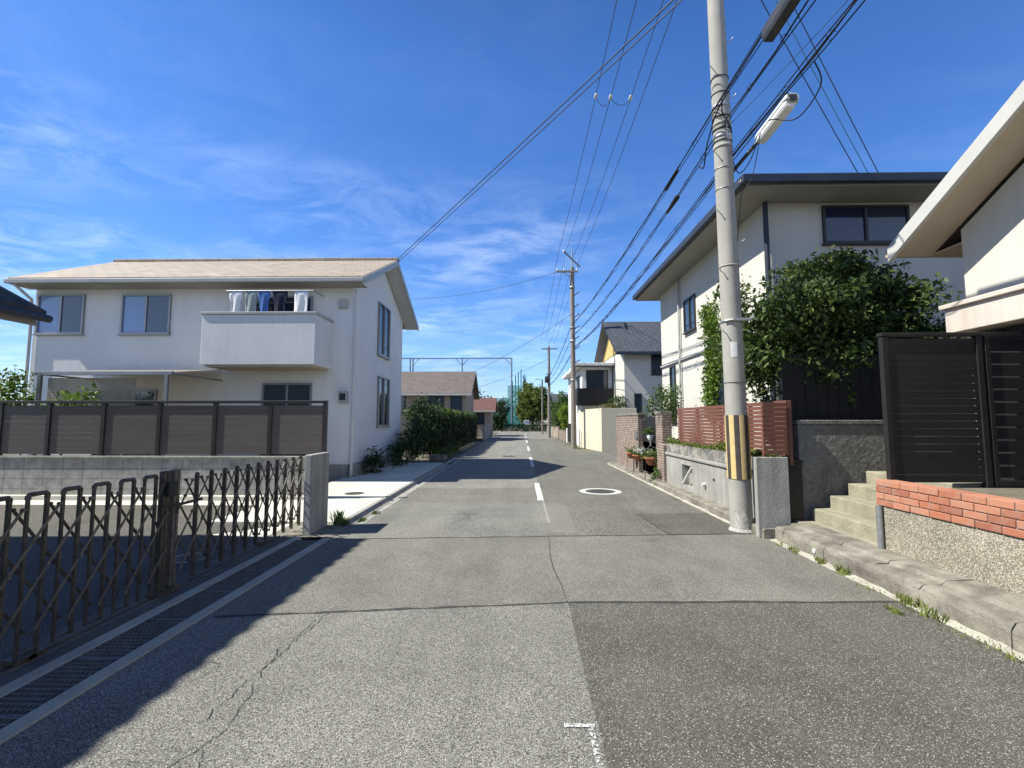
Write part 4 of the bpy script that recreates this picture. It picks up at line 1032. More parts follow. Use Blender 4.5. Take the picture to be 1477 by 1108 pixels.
for i, z in enumerate((2.35,2.8,3.25,3.7,4.15,4.6,5.05,5.5,6.4,6.85,7.3)):
    m = MB(); sx = 1 if i % 2 == 0 else -1; a = R(-35) if sx > 0 else R(215)
    c0 = Vector((pxz(z)+rad(z)*.8*math.cos(a),6.79+rad(z)*.8*math.sin(a),z)); c1 = Vector((pxz(z)+(rad(z)+.09)*math.cos(a),6.79+(rad(z)+.09)*math.sin(a),z+.03))
    m.tube([c0,c1,c1+Vector((0,0,.025))],.007,6); m.build('step_bolt',steel,P1)
m = MB(); z=3.0; m.box(pxz(z)-.05,pxz(z)+.20,6.60,6.64,z-.02,z+.02); m.tube([(pxz(z)+.16,6.62,z),(pxz(z)+.24,6.60,z+.03)],.02,8); m.tube([(pxz(z)-.15,6.70,z-.01),(pxz(z)-.05,6.62,z)],.012,8); m.build('clamp',steel,P1)
# painted characters and sticker
def text_part(body, loc, size, mat, parent, name='marking'):
    c = bpy.data.curves.new(name,'FONT'); c.body = body; c.size = size; c.extrude = .0008; c.align_x = 'CENTER'
    o = bpy.data.objects.new('tmp', c); COL.objects.link(o)
    bpy.context.view_layer.update()
    dg = bpy.context.evaluated_depsgraph_get(); me = bpy.data.meshes.new_from_object(o.evaluated_get(dg))
    bpy.data.objects.remove(o)
    mm = Matrix.Translation(Vector(loc)-WL[parent.name]) @ Matrix.Rotation(R(12),4,'Z') @ Matrix.Rotation(R(90),4,'X')
    me.transform(mm); me.materials.clear(); me.materials.append(mat)
    ob = bpy.data.objects.new(name, me); COL.objects.link(ob); ob.parent = parent; WL[ob.name] = WL[parent.name]; return ob
text_part('レ',(pxz(5.75)+.035,6.79-rad(5.75)-.002,5.88),.10,ceram,P1); text_part('信',(pxz(5.6)+.045,6.79-rad(5.6)-.002,5.74),.12,ceram,P1)
m = MB(); z0=2.48
for j in range(4):
    a0=R(232+9*j); a1=R(241+9*j); m.add([(pxz(z0)+(rad(z0)+.003)*math.cos(a0),6.79+(rad(z0)+.003)*math.sin(a0),2.46),(pxz(z0)+(rad(z0)+.003)*math.cos(a1),6.79+(rad(z0)+.003)*math.sin(a1),2.46),(pxz(z0)+(rad(z0)+.003)*math.cos(a1),6.79+(rad(z0)+.003)*math.sin(a1),2.68),(pxz(z0)+(rad(z0)+.003)*math.cos(a0),6.79+(rad(z0)+.003)*math.sin(a0),2.68)],[(0,1,2,3)])
st = m.build('sticker',pipe_w,P1)
m = MB(); m.box(2.0,3.9,6.70,6.78,11.30,11.40); m.build('crossarm',steel,P1)

P2 = pole('brown weathered utility pole with a crossarm at the mouth of the side street',3.1,27,10.6,.165,.12,concpole_far,.0)
m = MB(); m.tube([(3.1,27,10.6),(3.1,27,11.75)],[.05,.035],10); m.build('top_pipe',steel,P2)
m = MB(); m.box(2.15,3.42,26.82,26.90,10.28,10.38); m.bar((2.5,26.86,10.30),(3.08,26.86,9.95),.03,.03,(0,1,0)); ca = m.build('crossarm',concpole_far,P2)
m = MB(); m.bar((2.55,26.5,11.45),(3.65,27.6,10.85),.07,.08); m.build('crossarm',alu,P2)
for x in (2.2,2.6,3.36):
    m = MB(); m.lathe(x,26.86,[(.03,10.38),(.045,10.42),(.03,10.45),(.045,10.49),(.02,10.53)],10); m.build('insulator',ceram,P2)
for i, z in enumerate((8.9,8.2,7.6,6.9,6.3,5.7,4.9)):
    m = MB(); m.tube([(3.2,26.9,z),(3.46,26.7,z+.16)],.03,6); m.build('bracket',alu_dark,P2)
for z in (9.4,7.0,6.2,3.9):
    m = MB(); m.lathe(3.1,27,[(.15,z-.06),(.165,z-.06),(.165,z+.06),(.15,z+.06)],14); m.build('band',steel,P2)
P3 = pole('third utility pole down the road, smaller with a T-shaped top',2.66,42.5,8.35,.15,.11,concpole_far)
m = MB(); m.box(2.0,3.45,42.4,42.5,8.1,8.2); m.build('crossarm',concpole_far,P3)
m = MB(); m.tube([(2.66,42.5,8.35),(2.66,42.5,9.0)],.03,8); m.build('top_pipe',steel,P3)
m = MB(); m.lathe(2.42,42.3,[(.14,5.0),(.16,5.05),(.16,5.5),(.12,5.6)],14); m.build('transformer',alu_dark,P3)
m = MB(); m.box(2.42,2.9,42.28,42.5,5.75,5.85); m.build('bracket',alu,P3)
P4 = pole('thin pole carrying a small lamp at the far end of the road',2.62,54.5,6.4,.11,.08,concpole_far)
m = MB(); m.tube([(2.62,54.5,6.3),(2.1,54.4,6.45)],.03,8); ar = m.build('lamp_arm',steel,P4)
m = MB(); m.box(1.75,2.15,54.3,54.5,6.38,6.52); m.build('lamp_head',lamp_w,ar,.03)

# ------------------------------------------------------------------ overhead cables
def catenary(a, b, sag, n=24):
    a = Vector(a); b = Vector(b)
    return [a.lerp(b,i/n) - Vector((0,0,4*sag*(i/n)*(1-i/n))) for i in range(n+1)]
def wire(label, segs, r, mat=rubber, name='power_line', group='overhead lines', extras=None):
    m = MB()
    for a, b, sag in segs: m.tube(catenary(a,b,sag), r, 6)
    if extras: extras(m)
    return tag(m.build(name, mat), label, 'cable', group)
# high-voltage lines along the road
hvl = ['leftmost of the thin high lines running along the road to the second pole','second from left of the thin high lines running along the road','third from left of the thin high lines along the road, with two pale insulators','rightmost of the thin high lines running along the road']
for i, (x1, x2, z1, z2) in enumerate(((2.27,2.30,11.55,11.55),(2.72,2.72,11.5,11.5),(3.36,3.2,11.5,11.3),(3.62,3.5,11.4,11.0))):
    wire(hvl[i], [((x1,-14,z1),(x1,6.74,z1-.02),.15),((x1,6.74,z1-.02),(x2,26.9,z2),.35),((x2,26.9,z2),(x2-.4,42.4,8.9-.1*i),.35)], .0105, wire_grey)
# jumper loops with insulators between the high lines
for lab, x, y, z in (('small white insulator on the leftmost high line',2.28,13.2,11.22),('small white insulator on the second high line, joined by drooping jumpers',2.72,13.2,11.18),('small white insulator on the third high line',3.31,13.2,11.15)):
    m = MB(); m.tube([(x,y-.12,z+.0),(x,y-.06,z),(x,y+.06,z),(x,y+.12,z)],[.02,.05,.05,.02],10); tag(m.build('insulator',ceram),lab,'insulator','insulators on the high lines')
wire('drooping jumper wire between the leftmost and second high lines', [((2.28,13.2,11.2),(2.72,13.2,11.16),.28)], .009, wire_grey)
wire('drooping jumper wire between the second and third high lines', [((2.72,13.2,11.16),(3.31,13.2,11.13),.22)], .009, wire_grey)
# pair to the left gable
for j, lab in enumerate(('upper of the paired diagonal lines crossing the sky to the white house gable','lower of the paired diagonal lines crossing the sky to the white house gable')):
    wire(lab, [((9.9-.02*j,-4.0,8.95-.16*j),(-4.15,15.25,6.98-.12*j),.12)], .012-.002*j, wire_grey)
# wires from pole 2 to the left
wire('thin wire from the second pole across the road to behind the white house', [((2.2,26.86,10.3),(-7.3,30,9.55),.35)], .012, wire_grey)
wire('lower thin wire from the second pole across the road towards the brown-roofed house', [((3.0,26.9,7.75),(-6.0,40,5.0),.35)], .012, wire_grey)
wire('far thin wire from the third pole across the road end', [((2.6,42.4,7.2),(-6,58,5.6),.3)], .014, wire_grey)
# service drops to the right
for lab, a, b, mt_, r_ in (('left of the three lines dropping from the first pole to the dark-eaved house',(3.06,6.79,9.6),(6.75,9.0,6.42),wire_grey,.009),('pale teal middle line dropping to the dark-eaved house',(3.06,6.79,10.2),(6.95,9.0,6.42),wire_teal,.008),('right of the three lines dropping from the first pole to the dark-eaved house',(3.05,6.79,10.9),(7.15,9.0,6.42),wire_grey,.009)):
    wire(lab, [(a,b,.05)], r_, mt_)
wire('fine stay wire rising to the right from the first pole', [((3.19,6.72,6.02),(4.35,5.0,7.0),.03)], .004, rubber)
# bundled low-voltage and telephone cables
def bundle(label, path, offs, r, wrap=True, seed=1):
    g = random.Random(seed); m = MB()
    for k, (ox, oz) in enumerate(offs):
        pts = []
        for (a, b, sag) in path:
            seg = catenary(a,b,sag,30)
            for i, p in enumerate(seg):
                y = p.y; w1 = math.sin(y*2.1+k*1.9+seed)*.012+math.sin(y*5.3+k)*.006
                pts.append(p+Vector((ox+w1,0,oz+math.cos(y*2.6+k*2.3+seed)*.014)))
        m.tube(pts, r*(1 if k else 1.35), 6)
    if wrap:
        for (a,b,sag) in path[:2]:
            for p in catenary(a,b,sag,26)[1:-1]:
                rr_ = .03+.012*g.random()
                m.tube([p+Vector((rr_*math.cos(t_),.012*t_,rr_*math.sin(t_)-.01)) for t_ in [j*2*PI/10 for j in range(11)]],.0035,4,caps=False)
    return tag(m.build('cable_bundle', rubber), label, 'cable', 'bundled cables along the road')
bundle('upper left cable bundle passing the left face of the first pole', [((2.93,-14,6.25),(2.93,6.70,6.22),.12),((2.93,6.70,6.22),(3.0,26.85,7.1),.28),((3.0,26.85,7.1),(2.6,42.4,5.6),.3)], [(0,0),(.02,-.035),(-.03,-.02),(.01,.03)], .007, True, 1)
bundle('middle cable bundle tied across the front of the first pole', [((3.05,-14,6.0),(3.04,6.62,5.96),.06),((3.04,6.62,5.96),(3.05,26.85,6.5),.35),((3.05,26.85,6.5),(2.62,42.4,5.2),.3)], [(0,0),(.02,-.03)], .008, True, 2)
bundle('lower cable bundle passing behind the first pole beside the street lamp', [((3.22,-14,5.74),(3.22,6.95,5.54),.05),((3.22,6.95,5.54),(3.2,26.85,5.85),.3),((3.2,26.85,5.85),(2.7,42.4,4.8),.3)], [(0,0),(.03,-.03),(-.02,-.035),(.02,.03),(-.03,.02)], .0075, True, 3)
# slack loops beside the pole and lamp
def loop(label, pts, r=.008):
    m = MB(); n = 10; out = []
    P_ = [Vector(p) for p in pts]
    for i in range(len(P_)-1):
        p0 = P_[max(0,i-1)]; p1 = P_[i]; p2 = P_[i+1]; p3 = P_[min(len(P_)-1,i+2)]
        for j in range(n):
            t = j/n; out.append(.5*((2*p1)+(-p0+p2)*t+(2*p0-5*p1+4*p2-p3)*t*t+(-p0+3*p1-3*p2+p3)*t**3))
    out.append(P_[-1]); m.tube(out,r,6)
    return tag(m.build('slack_cable',rubber),label,'cable','slack cable loops around the first pole')
loop('slack black cable looping off the lower bundle above the street lamp', [(3.33,5.0,5.6),(3.42,5.05,5.35),(3.36,5.4,5.2),(3.28,5.75,5.42),(3.29,5.9,5.5)])
loop('cable hanging from the street lamp back to the right side of the first pole', [(3.42,6.35,5.62),(3.38,6.6,5.35),(3.3,6.75,5.25),(3.25,6.8,5.4),(3.2,6.82,5.6)])
loop('short cable drooping below the street lamp arm beside the first pole', [(3.46,6.45,5.6),(3.4,6.6,5.1),(3.3,6.72,4.9),(3.24,6.78,4.2)], .006)
loop('cable swinging from the upper bundle to the middle bundle left of the first pole', [(2.95,6.3,6.2),(2.9,6.6,6.05),(2.88,6.9,5.75),(2.95,7.2,5.6),(3.04,7.6,5.84)], .011)
loop('cable crossing the face of the first pole between the bundles', [(2.96,6.5,6.24),(3.02,6.63,6.12),(3.1,6.63,5.98),(3.18,6.7,5.82),(3.24,6.9,5.58)], .009)
# splice closure
sc_ = thing('splice_closure','black box-shaped splice case hanging on the upper left cable bundle at the top edge','splice case',(2.93,4.95,6.17))
m = MB(); m.prism([(2.86,6.05),(2.88,6.0),(2.99,6.0),(3.01,6.05),(3.01,6.16),(2.98,6.19),(2.89,6.19),(2.86,6.16)],4.6,5.2,'y'); m.build('case',lamp_e,sc_,.01)
m = MB(); m.tube([(2.93,5.2,6.13),(2.93,5.3,6.16)],[.04,.02],8); m.build('nozzle',rubber,sc_)
for y, lab in ((8.7,'dark sleeve joint on the upper left bundle just beyond the first pole'),(9.0,'knotted junction on the middle bundle just beyond the first pole')):
    m = MB(); up = 'upper' in lab
    z_ = 6.17 if up else 5.83; x_ = 2.935 if up else 3.04
    m.tube([(x_,y-.35,z_+.02),(x_,y-.3,z_+.02),(x_,y+.3,z_+.0),(x_,y+.35,z_)],[.015,.035,.035,.015] if up else [.02,.05,.03,.02],8)
    tag(m.build('cable_joint',rubber),lab,'cable joint')

# street lamp
lp = thing('street_lamp','white boxy fluorescent street lamp fixed to the first utility pole','street lamp',(3.5,6.2,5.65))
def lprism(mb, prof, y0, z0, y1, z1, taper=.9, mi=0):
    n = len(prof); vs = []
    for (y, z, k) in ((y0,z0,taper),(y0+.05,z0,1),(y1-.06,z1,1),(y1,z1,taper)):
        for (a,b) in prof: vs.append((3.56+(a*.966+b*.26)*k,y,z+(b*.966-a*.26)*k))
    fs = [tuple(range(n))[::-1], tuple(range(3*n,4*n))]
    for s_ in range(3):
        for i in range(n): j=(i+1)%n; fs.append((s_*n+i,s_*n+j,(s_+1)*n+j,(s_+1)*n+i))
    mb.add(vs,fs,mi)
m = MB(); lprism(m,[(-.09,-.02),(.09,-.02),(.085,.05),(.05,.085),(-.05,.085),(-.085,.05)],5.80,5.74,6.64,5.70); m.build('housing',lamp_w,lp)
m = MB(); lprism(m,[(-.080,-.0245),(-.070,-.075),(-.045,-.10),(.045,-.10),(.070,-.075),(.080,-.0245)],5.83,5.738,6.60,5.698,.85); m.build('diffuser',lens_w,lp)
m = MB(); m.box(3.51,3.61,5.785,5.799,5.70,5.79); m.build('end_cap',lamp_e,lp,.01)
m = MB(); m.tube([(3.2,6.9,5.28),(3.3,6.82,5.40),(3.52,6.62,5.66)],.028,8); m.build('arm',alu_dark,lp)
m = MB(); m.tube([(3.55,5.84,5.80),(3.42,5.70,5.74),(3.24,5.60,5.62)],.008,6); m.build('hanger',steel,lp)

# ------------------------------------------------------------------ right side: planter wall of the dark-roofed house
pwl = thing('planter_wall','grey concrete planter wall with a stone band beside the striped utility pole','wall',(3.5,9,0))
m = MB(); m.box(3.42,3.60,6.44,9.40,.0,.77); m.box(3.42,3.60,9.98,11.02,.0,.77); m.box(3.42,3.60,9.401,9.979,.0,.22); m.box(3.42,3.60,9.401,9.979,.64,.77); m.box(3.56,3.60,9.401,9.979,.221,.639)
m.build('lower_wall',conc,pwl)
m = MB(); m.box(3.385,3.61,6.42,11.02,.771,.83); m.build('ledge',conc,pwl,.01)
m = MB(); m.box(3.43,3.60,6.44,11.02,.831,1.03); m.build('stone_band',stone_crazy,pwl,.008)
m = MB(); m.tube([(3.43,9.95,.25),(3.44,9.45,.62)],.028,10); m.build('pipe',pipe_w,pwl)
m = MB(); m.tube([(3.45,8.75,.38),(3.36,8.75,.37)],.035,10); m.build('pipe',pipe_w,pwl)
m = MB(); m.tube([(3.45,8.35,.52),(3.40,8.35,.51)],.02,10); m.build('weep_hole',trench,pwl)
m = MB(); m.box(3.36,3.60,11.03,11.55,.0,.98); m.build('end_pier',thin_brick,pwl,.006)
m = MB(); m.box(3.17,3.60,6.36,6.438,.0,1.06); m.build('return_wall',conc_pillar,pwl,.008)
hp = leaf_mesh('planter_plants', box_points(3.44,3.60,6.6,11.0,1.03,1.10,2600,51,.03,.4), .055, leaf_yell, None, 51); tag(hp,'low yellow-green ground cover along the top of the planter wall','plants',kind='stuff')
rfn = thing('slat_fence','red-brown horizontal slat fence standing above the planter wall','fence',(3.66,8.7,1.0))
for y in (6.45,7.5,8.6,9.7,10.75):
    m = MB(); m.box(3.66,3.71,y-.03,y+.03,.95,1.83); m.build('post',slat_red,rfn,.004)
m = MB()
for k in range(12):
    z = 1.07+k*.064; m.box(3.635,3.658,6.42,10.80,z,z+.055)
m.build('slats',slat_red,rfn,.002)
m = MB()
for k in range(11): z = 1.10+k*.064; m.box(3.30,3.62,6.39,6.412,z,z+.055)
m.box(3.30,3.34,6.413,6.44,1.06,1.80)
m.build('return_slats',slat_red,rfn,.002)
# thin-brick gate walls
bg_ = thing('brick_gateway','thin tan brick gateway walls with a dark metal gate, behind the pot plants','gateway',(3.6,13.6,0))
m = MB(); m.box(3.50,3.74,13.9,17.0,.0,1.72); m.build('wall',thin_brick,bg_,.006)
m = MB(); m.box(3.48,3.76,13.88,17.02,1.721,1.78); m.build('coping',conc_kerb,bg_,.008)
m = MB(); m.box(3.50,3.74,11.56,12.1,.0,1.72); m.build('wall',thin_brick,bg_,.006)
m = MB(); m.box(3.48,3.76,11.56,12.12,1.721,1.78); m.build('coping',conc_kerb,bg_,.008)
m = MB(); m.box(3.62,3.66,12.12,13.88,.1,1.65); gt_ = m.build('gate_door',iron_dark,bg_,.006)
m = MB(); m.box(3.60,3.618,12.95,13.05,.85,1.0); m.build('handle',steel,gt_)
m = MB(); m.box(3.46,3.499,13.95,14.2,1.0,1.25); m.build('letter_box',steel,bg_,.01)
# pot plants
def potplant(label, x, y, zs, h, r, lmat, n, stand=True, seed=1, size=.06, ground=.065):
    t = thing('pot_plant', label, 'pot plant', (x,y,ground), 'terracotta pot plants by the brick gateway')
    m = MB(); zt = ground+zs; m.lathe(x,y,[(r*.55,zt),(r*.8,zt+h*.35),(r*.98,zt+h*.8),(r*1.08,zt+h*.82),(r*1.08,zt+h),(r*.95,zt+h),(r*.9,zt+h*.86)],18); m.build('pot',terracotta,t)
    m = MB(); m.lathe(x,y,[(.001,zt+h*.9),(r*.92,zt+h*.9),(r*.92,zt+h*.92),(.001,zt+h*.92)],14); m.build('soil',soil,t)
    if stand:
        m = MB(); m.lathe(x,y,[(r*.8,zt+h*.3),(r*.86,zt+h*.3),(r*.86,zt+h*.34),(r*.8,zt+h*.34)],16)
        for k in range(3): a = .6+2.1*k; m.tube([(x+r*.85*math.cos(a),y+r*.85*math.sin(a),zt+h*.33),(x+r*1.0*math.cos(a),y+r*1.0*math.sin(a),ground)],.007,6)
        m.build('stand',iron_dark,t)
    leaf_mesh('foliage', blob_points([(x,y,zt+h+.06,r*1.15,r*1.15,.13)],n,seed,18,.25), size, lmat, t, seed, up=.1, aspect=.35)
    return t
potplant('wide terracotta bowl of grey-green flowering plant, nearest and largest of the bowls on stands',3.36,11.95,.36,.2,.20,leaf_yell,500,True,61)
leaf_mesh('blossom', blob_points([(3.36,11.95,.74,.24,.24,.15)],160,71,14,.3), .035, petal_v, bpy.data.objects['pot_plant'], 71)
pb = potplant('terracotta bowl of white blossom, middle one of the three bowls on stands',3.33,13.2,.36,.17,.17,leaf_mid,260,True,62)
leaf_mesh('blossom', blob_points([(3.33,13.2,.72,.20,.20,.10)],420,72,16,.25), .035, petal_w, pb, 72)
potplant('terracotta bowl of green leaves, farthest of the three bowls on stands',3.36,14.1,.36,.17,.17,leaf_yell,500,True,63)
leafy('creeping_plant','trailing green plant at the foot of the brick pier beside the largest bowl',(3.36,11.45,.065),[(3.33,11.45,.2,.12,.25,.2),(3.42,11.65,.45,.1,.12,.4)],700,.06,leaf_mid,64,.01)
hb = thing('hanging_pot','white hanging pot of leafy flowers on the dark gate','pot plant',(3.56,12.75,1.1))
m = MB(); m.lathe(3.54,12.75,[(.05,1.02),(.085,1.08),(.10,1.16),(.09,1.16)],14); m.build('pot',ceram,hb)
leaf_mesh('foliage', blob_points([(3.54,12.75,1.26,.15,.18,.14)],420,65,16,.25), .055, leaf_mid, hb, 65)
m = MB(); m.tube([(3.54,12.75,1.16),(3.60,12.75,1.62),(3.64,12.75,1.64)],.005,6); m.build('hook',iron_dark,hb)
leafy('gateway_shrub','leafy green shrub rising behind the thin brick gateway',(4.1,13.2,.95),[(4.1,13.3,2.0,.4,.55,.75)],2200,.08,leaf_mid,66)

# house B
hb_ = thing('dark_roofed_house','tall cream house with a dark hipped roof and deep eaves behind the planter wall','house',(8.5,13,.0))
m = MB(); m.box(5.05,12.5,9.35,16.5,.9,6.1); m.build('wall',wall_cream,hb_)
EX0,EX1,EY0,EY1,EZ = 4.32,13.2,8.62,17.2,6.22
xm0,xm1,ym = 8.2,9.4,12.9; zr=8.0
m = MB()
top = [(EX0,EY0,EZ),(EX1,EY0,EZ),(EX1,EY1,EZ),(EX0,EY1,EZ),(xm0,ym,zr),(xm1,ym,zr)]
m.add(top+[(p[0],p[1],p[2]-.12) for p in top[:4]], [(0,1,5,4),(1,2,5),(2,3,4,5),(3,0,4),(0,6,7,1),(1,7,8,2),(2,8,9,3),(3,9,6,0),(6,9,8,7)])
rf = m.build('roof',roof_dark,hb_)
m = MB(); m.box(EX0-.10,EX1,EY0-.10,EY0-.001,EZ-.17,EZ+.0); m.box(EX0-.10,EX0-.001,EY0,EY1,EZ-.17,EZ+.0); m.build('eave_gutter',fascia_d,rf,.02)
m = MB(); m.box(EX0+.02,EX1,EY0+.02,EY1-.02,EZ-.20,EZ-.125); m.build('soffit',soffit_g,rf)
window(hb_,'-y',6.2,7.95,5.15,5.95,9.35,1,fr=alu_dark,left_pane=glass_n); window(hb_,'-y',6.3,7.6,2.0,3.6,9.35,1,fr=alu_dark)
window(hb_,'-x',15.05,15.55,1.5,3.35,5.05,0,fr=alu_dark); window(hb_,'-x',10.9,11.35,3.9,5.5,5.05,0,fr=alu_dark); window(hb_,'-x',13.2,14.1,4.2,5.2,5.05,1,fr=alu_dark)
window(hb_,'-x',10.6,12.0,1.7,3.0,5.05,1,fr=alu_dark)
m = MB(); m.tube([(5.02,9.28,6.0),(5.02,9.28,1.0)],.05,10); m.build('downpipe',fascia_d,hb_)
m = MB(); m.tube([(4.98,14.45,6.0),(4.98,14.45,1.0)],.035,10); m.build('downpipe',gutter_m,hb_)
m = MB(); m.box(4.99,5.049,9.36,16.49,3.42,3.50); m.build('belt_course',fascia_w,hb_)
ivy = thing('wall_climber','strip of green climbing plant on the sunny wall of the dark-roofed house','climber',(4.95,12.1,.95))
gy = np.random.default_rng(8); zz = gy.random(3200); cl = np.stack([4.93+.07*gy.normal(size=3200)*.8, 12.0+.33*np.sin(zz*7+.5)*.4+.24*gy.normal(size=3200), 1.6+zz*3.0], axis=1)
leaf_mesh('foliage', cl, .10, leaf_bright, ivy, 8)
m = MB(); m.tube([(4.98,12.05,.95),(5.0,12.15,2.2),(4.99,12.0,3.3),(5.0,12.1,4.4)],[.03,.025,.018,.008],7); m.build('stem',bark,ivy)

# garden tree over the steps
tree('garden_tree','bushy dark green garden tree leaning over the stone steps behind the utility pole','tree',(4.75,7.75,.95),
     [(4.85,7.55,3.35,.95,.8,.85),(4.15,7.5,3.0,.75,.7,.9),(3.98,7.75,2.7,.55,.6,1.0),(5.7,7.6,3.35,.8,.75,.75),(6.3,7.5,2.95,.6,.7,.7),(5.1,7.6,3.95,.75,.6,.42),(4.6,7.4,2.5,.8,.6,.55),(5.5,7.45,2.45,.75,.55,.5),(6.2,7.3,2.5,.5,.5,.5)],32000,.10,leaf_garden,.09,None,81,trunk_top=(4.85,7.6,3.3),clumps=38,spread=.17,aspect=.45)
leafy('weeping_branch','drooping yellowish spray of leaves hanging below the garden tree',(4.9,7.2,.95),[(4.93,7.1,2.1,.1,.1,.5),(4.65,7.15,2.3,.14,.12,.4)],700,.09,leaf_yell,82,.012)
# black boards put in for deep shade, and grey wall behind the steps
m = MB()
for k in range(9): x = 3.95+k*.165; m.box(x,x+.158,7.02,7.05,1.55,2.55)
m.box(3.95,5.43,7.051,7.09,2.35,2.42)
tag(m.build('shade_boards',wood_shade,None,.003),'near-black boards standing in for deep shade above the grey wall','fence')
m = MB(); m.box(3.86,5.45,6.55,7.0,-.05,1.5); m.box(3.84,5.47,6.53,7.02,1.5,1.56); tag(m.build('retaining_wall',grey_wall,None,.01),'rough grey retaining wall behind the stone steps, in the shade of the tree','wall')
m = MB(); m.box(3.60,3.84,6.46,6.86,-.05,.98); m.box(3.59,3.85,6.45,6.87,.98,1.02); gp = m.build('dark_gate_post',iron_dark,None,.01); tag(gp,'black gate post between the planter wall and the stone steps','gate post')
st_ = thing('stone_steps','short flight of weathered khaki stone steps beside the brick-topped wall','steps',(4.2,5.7,0))
for k in range(5):
    x = 3.70+.25*k; m = MB(); m.box(x,x+.25 if k < 4 else 6.4,5.12,6.48,-.05,.21+.165*k); m.build('step',stone_step,st_,.015)

# brick-topped wall, near right
bwl = thing('brick_topped_wall','washed-aggregate garden wall with an orange brick top at the right edge','wall',(3.9,2,0))
m = MB(); m.box(3.80,3.97,-6,5.08,.0,.66); m.build('base',aggregate,bwl,.006)
m = MB(); m.box(3.795,3.965,-6,5.078,.661,.925); m.build('mortar_bed',mortar_red,bwl)
m = MB(); gb = random.Random(12)
for c_ in range(4):
    z = .664+c_*.068; y = 5.088-(.11 if c_ % 2 else 0)
    if c_ % 2: m.box(3.786+gb.uniform(-.002,.003),3.972,y+.004,5.088,z,z+.060)
    while y > -1.0:
        o_ = gb.uniform(-.003,.003); m.box(3.785+o_,3.973+o_,y-.207+gb.uniform(-.002,.002),y,z+gb.uniform(-.001,.001),z+.060+gb.uniform(-.002,.001)); y -= .216
m.build('brick_top',brick_cap,bwl,.005)
m = MB(); m.tube([(3.765,5.03,.20),(3.765,5.03,.66)],.028,12); dp = m.build('drain_pipe',steel,None); tag(dp,'short silver drain pipe at the end of the brick-topped wall','pipe')
m = MB(); m.tube([(3.32,5.45,.085),(3.345,5.45,.085)],.028,12); tag(m.build('weep_pipe',pipe_w),'small white weep pipe set in the kerb face near the steps','pipe')

# charcoal slat screen and slatted gate
sf = thing('slat_screen','charcoal horizontal slat screen above the end of the brick-topped wall','fence',(4.45,5.06,.85))
for x in (3.94,4.94):
    m = MB(); m.box(x-.03,x+.03,5.03,5.09,.85,2.46); m.build('post',slat_dark,sf,.004)
m = MB()
for k in range(19): z = .90+k*.081; m.box(3.972,4.908,5.045,5.068,z,z+.0785)
m.build('slats',slat_dark,sf,.002)
m = MB(); m.box(3.90,4.98,5.02,5.10,2.461,2.50); m.build('top_rail',slat_dark,sf,.004)
sg = thing('slatted_gate','black slatted gate to the right of the charcoal screen','gate',(5.4,5.06,.85))
m = MB(); m.box(5.0,5.05,5.03,5.09,.86,2.50); m.box(6.3,6.35,5.03,5.09,.86,2.50); m.box(5.05,6.3,5.03,5.09,2.45,2.50); m.box(5.05,6.3,5.03,5.09,.86,.92); m.build('frame',iron_dark,sg,.004)
m = MB()
for k in range(11): z = .95+k*.135; m.box(5.051,6.299,5.05,5.07,z,z+.118)
m.build('slats',iron_dark,sg,.002)

# house A, cut by the right edge
ha = thing('cream_gable_house','cream house with a brown-soffited gable roof cut by the right edge of the photo','house',(8,1.6,.85))
YR = 1.6; ZR = 6.45; kx = .565
def za_(y): return ZR-kx*abs(y-YR)
m = MB(); m.prism([(5.72,.85),(5.72,za_(5.72)-.2),(YR,ZR-.2),(-2.6,za_(-2.6)-.2),(-2.6,.85)],5.5,11.5,'x'); m.build('wall',wall_cream,ha)
m = MB(); slope(m,6.18,za_(6.18),YR+.001,ZR,5.02,12,.1); slope(m,-3.0,za_(-3.0),YR-.001,ZR,5.02,12,.1); rf = m.build('roof',roof_brown,ha)
m = MB()
for (ya) in (6.2,-3.02):
    m.prism([(ya,za_(ya)-.17),(YR,ZR-.17),(YR,ZR+.03),(ya,za_(ya)+.03)],4.96,5.018,'x')
m.build('verge_board',fascia_w,rf,.006)
m = MB()
for (ya) in (6.15,-2.95):
    m.prism([(ya,za_(ya)-.14),(YR,ZR-.14),(YR,ZR-.105),(ya,za_(ya)-.105)],5.02,5.499,'x')
m.box(5.5,12,5.721,6.15,za_(6.15)-.13,za_(6.15)-.11)
m.build('soffit',soffit_b,rf)
m = MB(); m.tube([(5.0,6.24,za_(6.2)-.04),(12,6.24,za_(6.2)-.04)],.055,10); m.build('eave_gutter',soffit_b,rf)
m = MB(); m.box(5.28,5.498,-2,5.78,2.62,2.92); m.box(5.24,5.499,-2,5.82,2.921,2.98); m.build('canopy_ledge',M('pinkish_render',(.60,.52,.455),(.52,.45,.39),2,.85,.2,60,fine=.06,streak=.15),ha,.01)
m = MB(); m.box(5.46,5.499,1.0,5.6,.86,2.6); m.build('garage_shutter',iron_dark,ha)
window(ha,'-x',2.2,3.6,3.5,4.7,5.5,1)

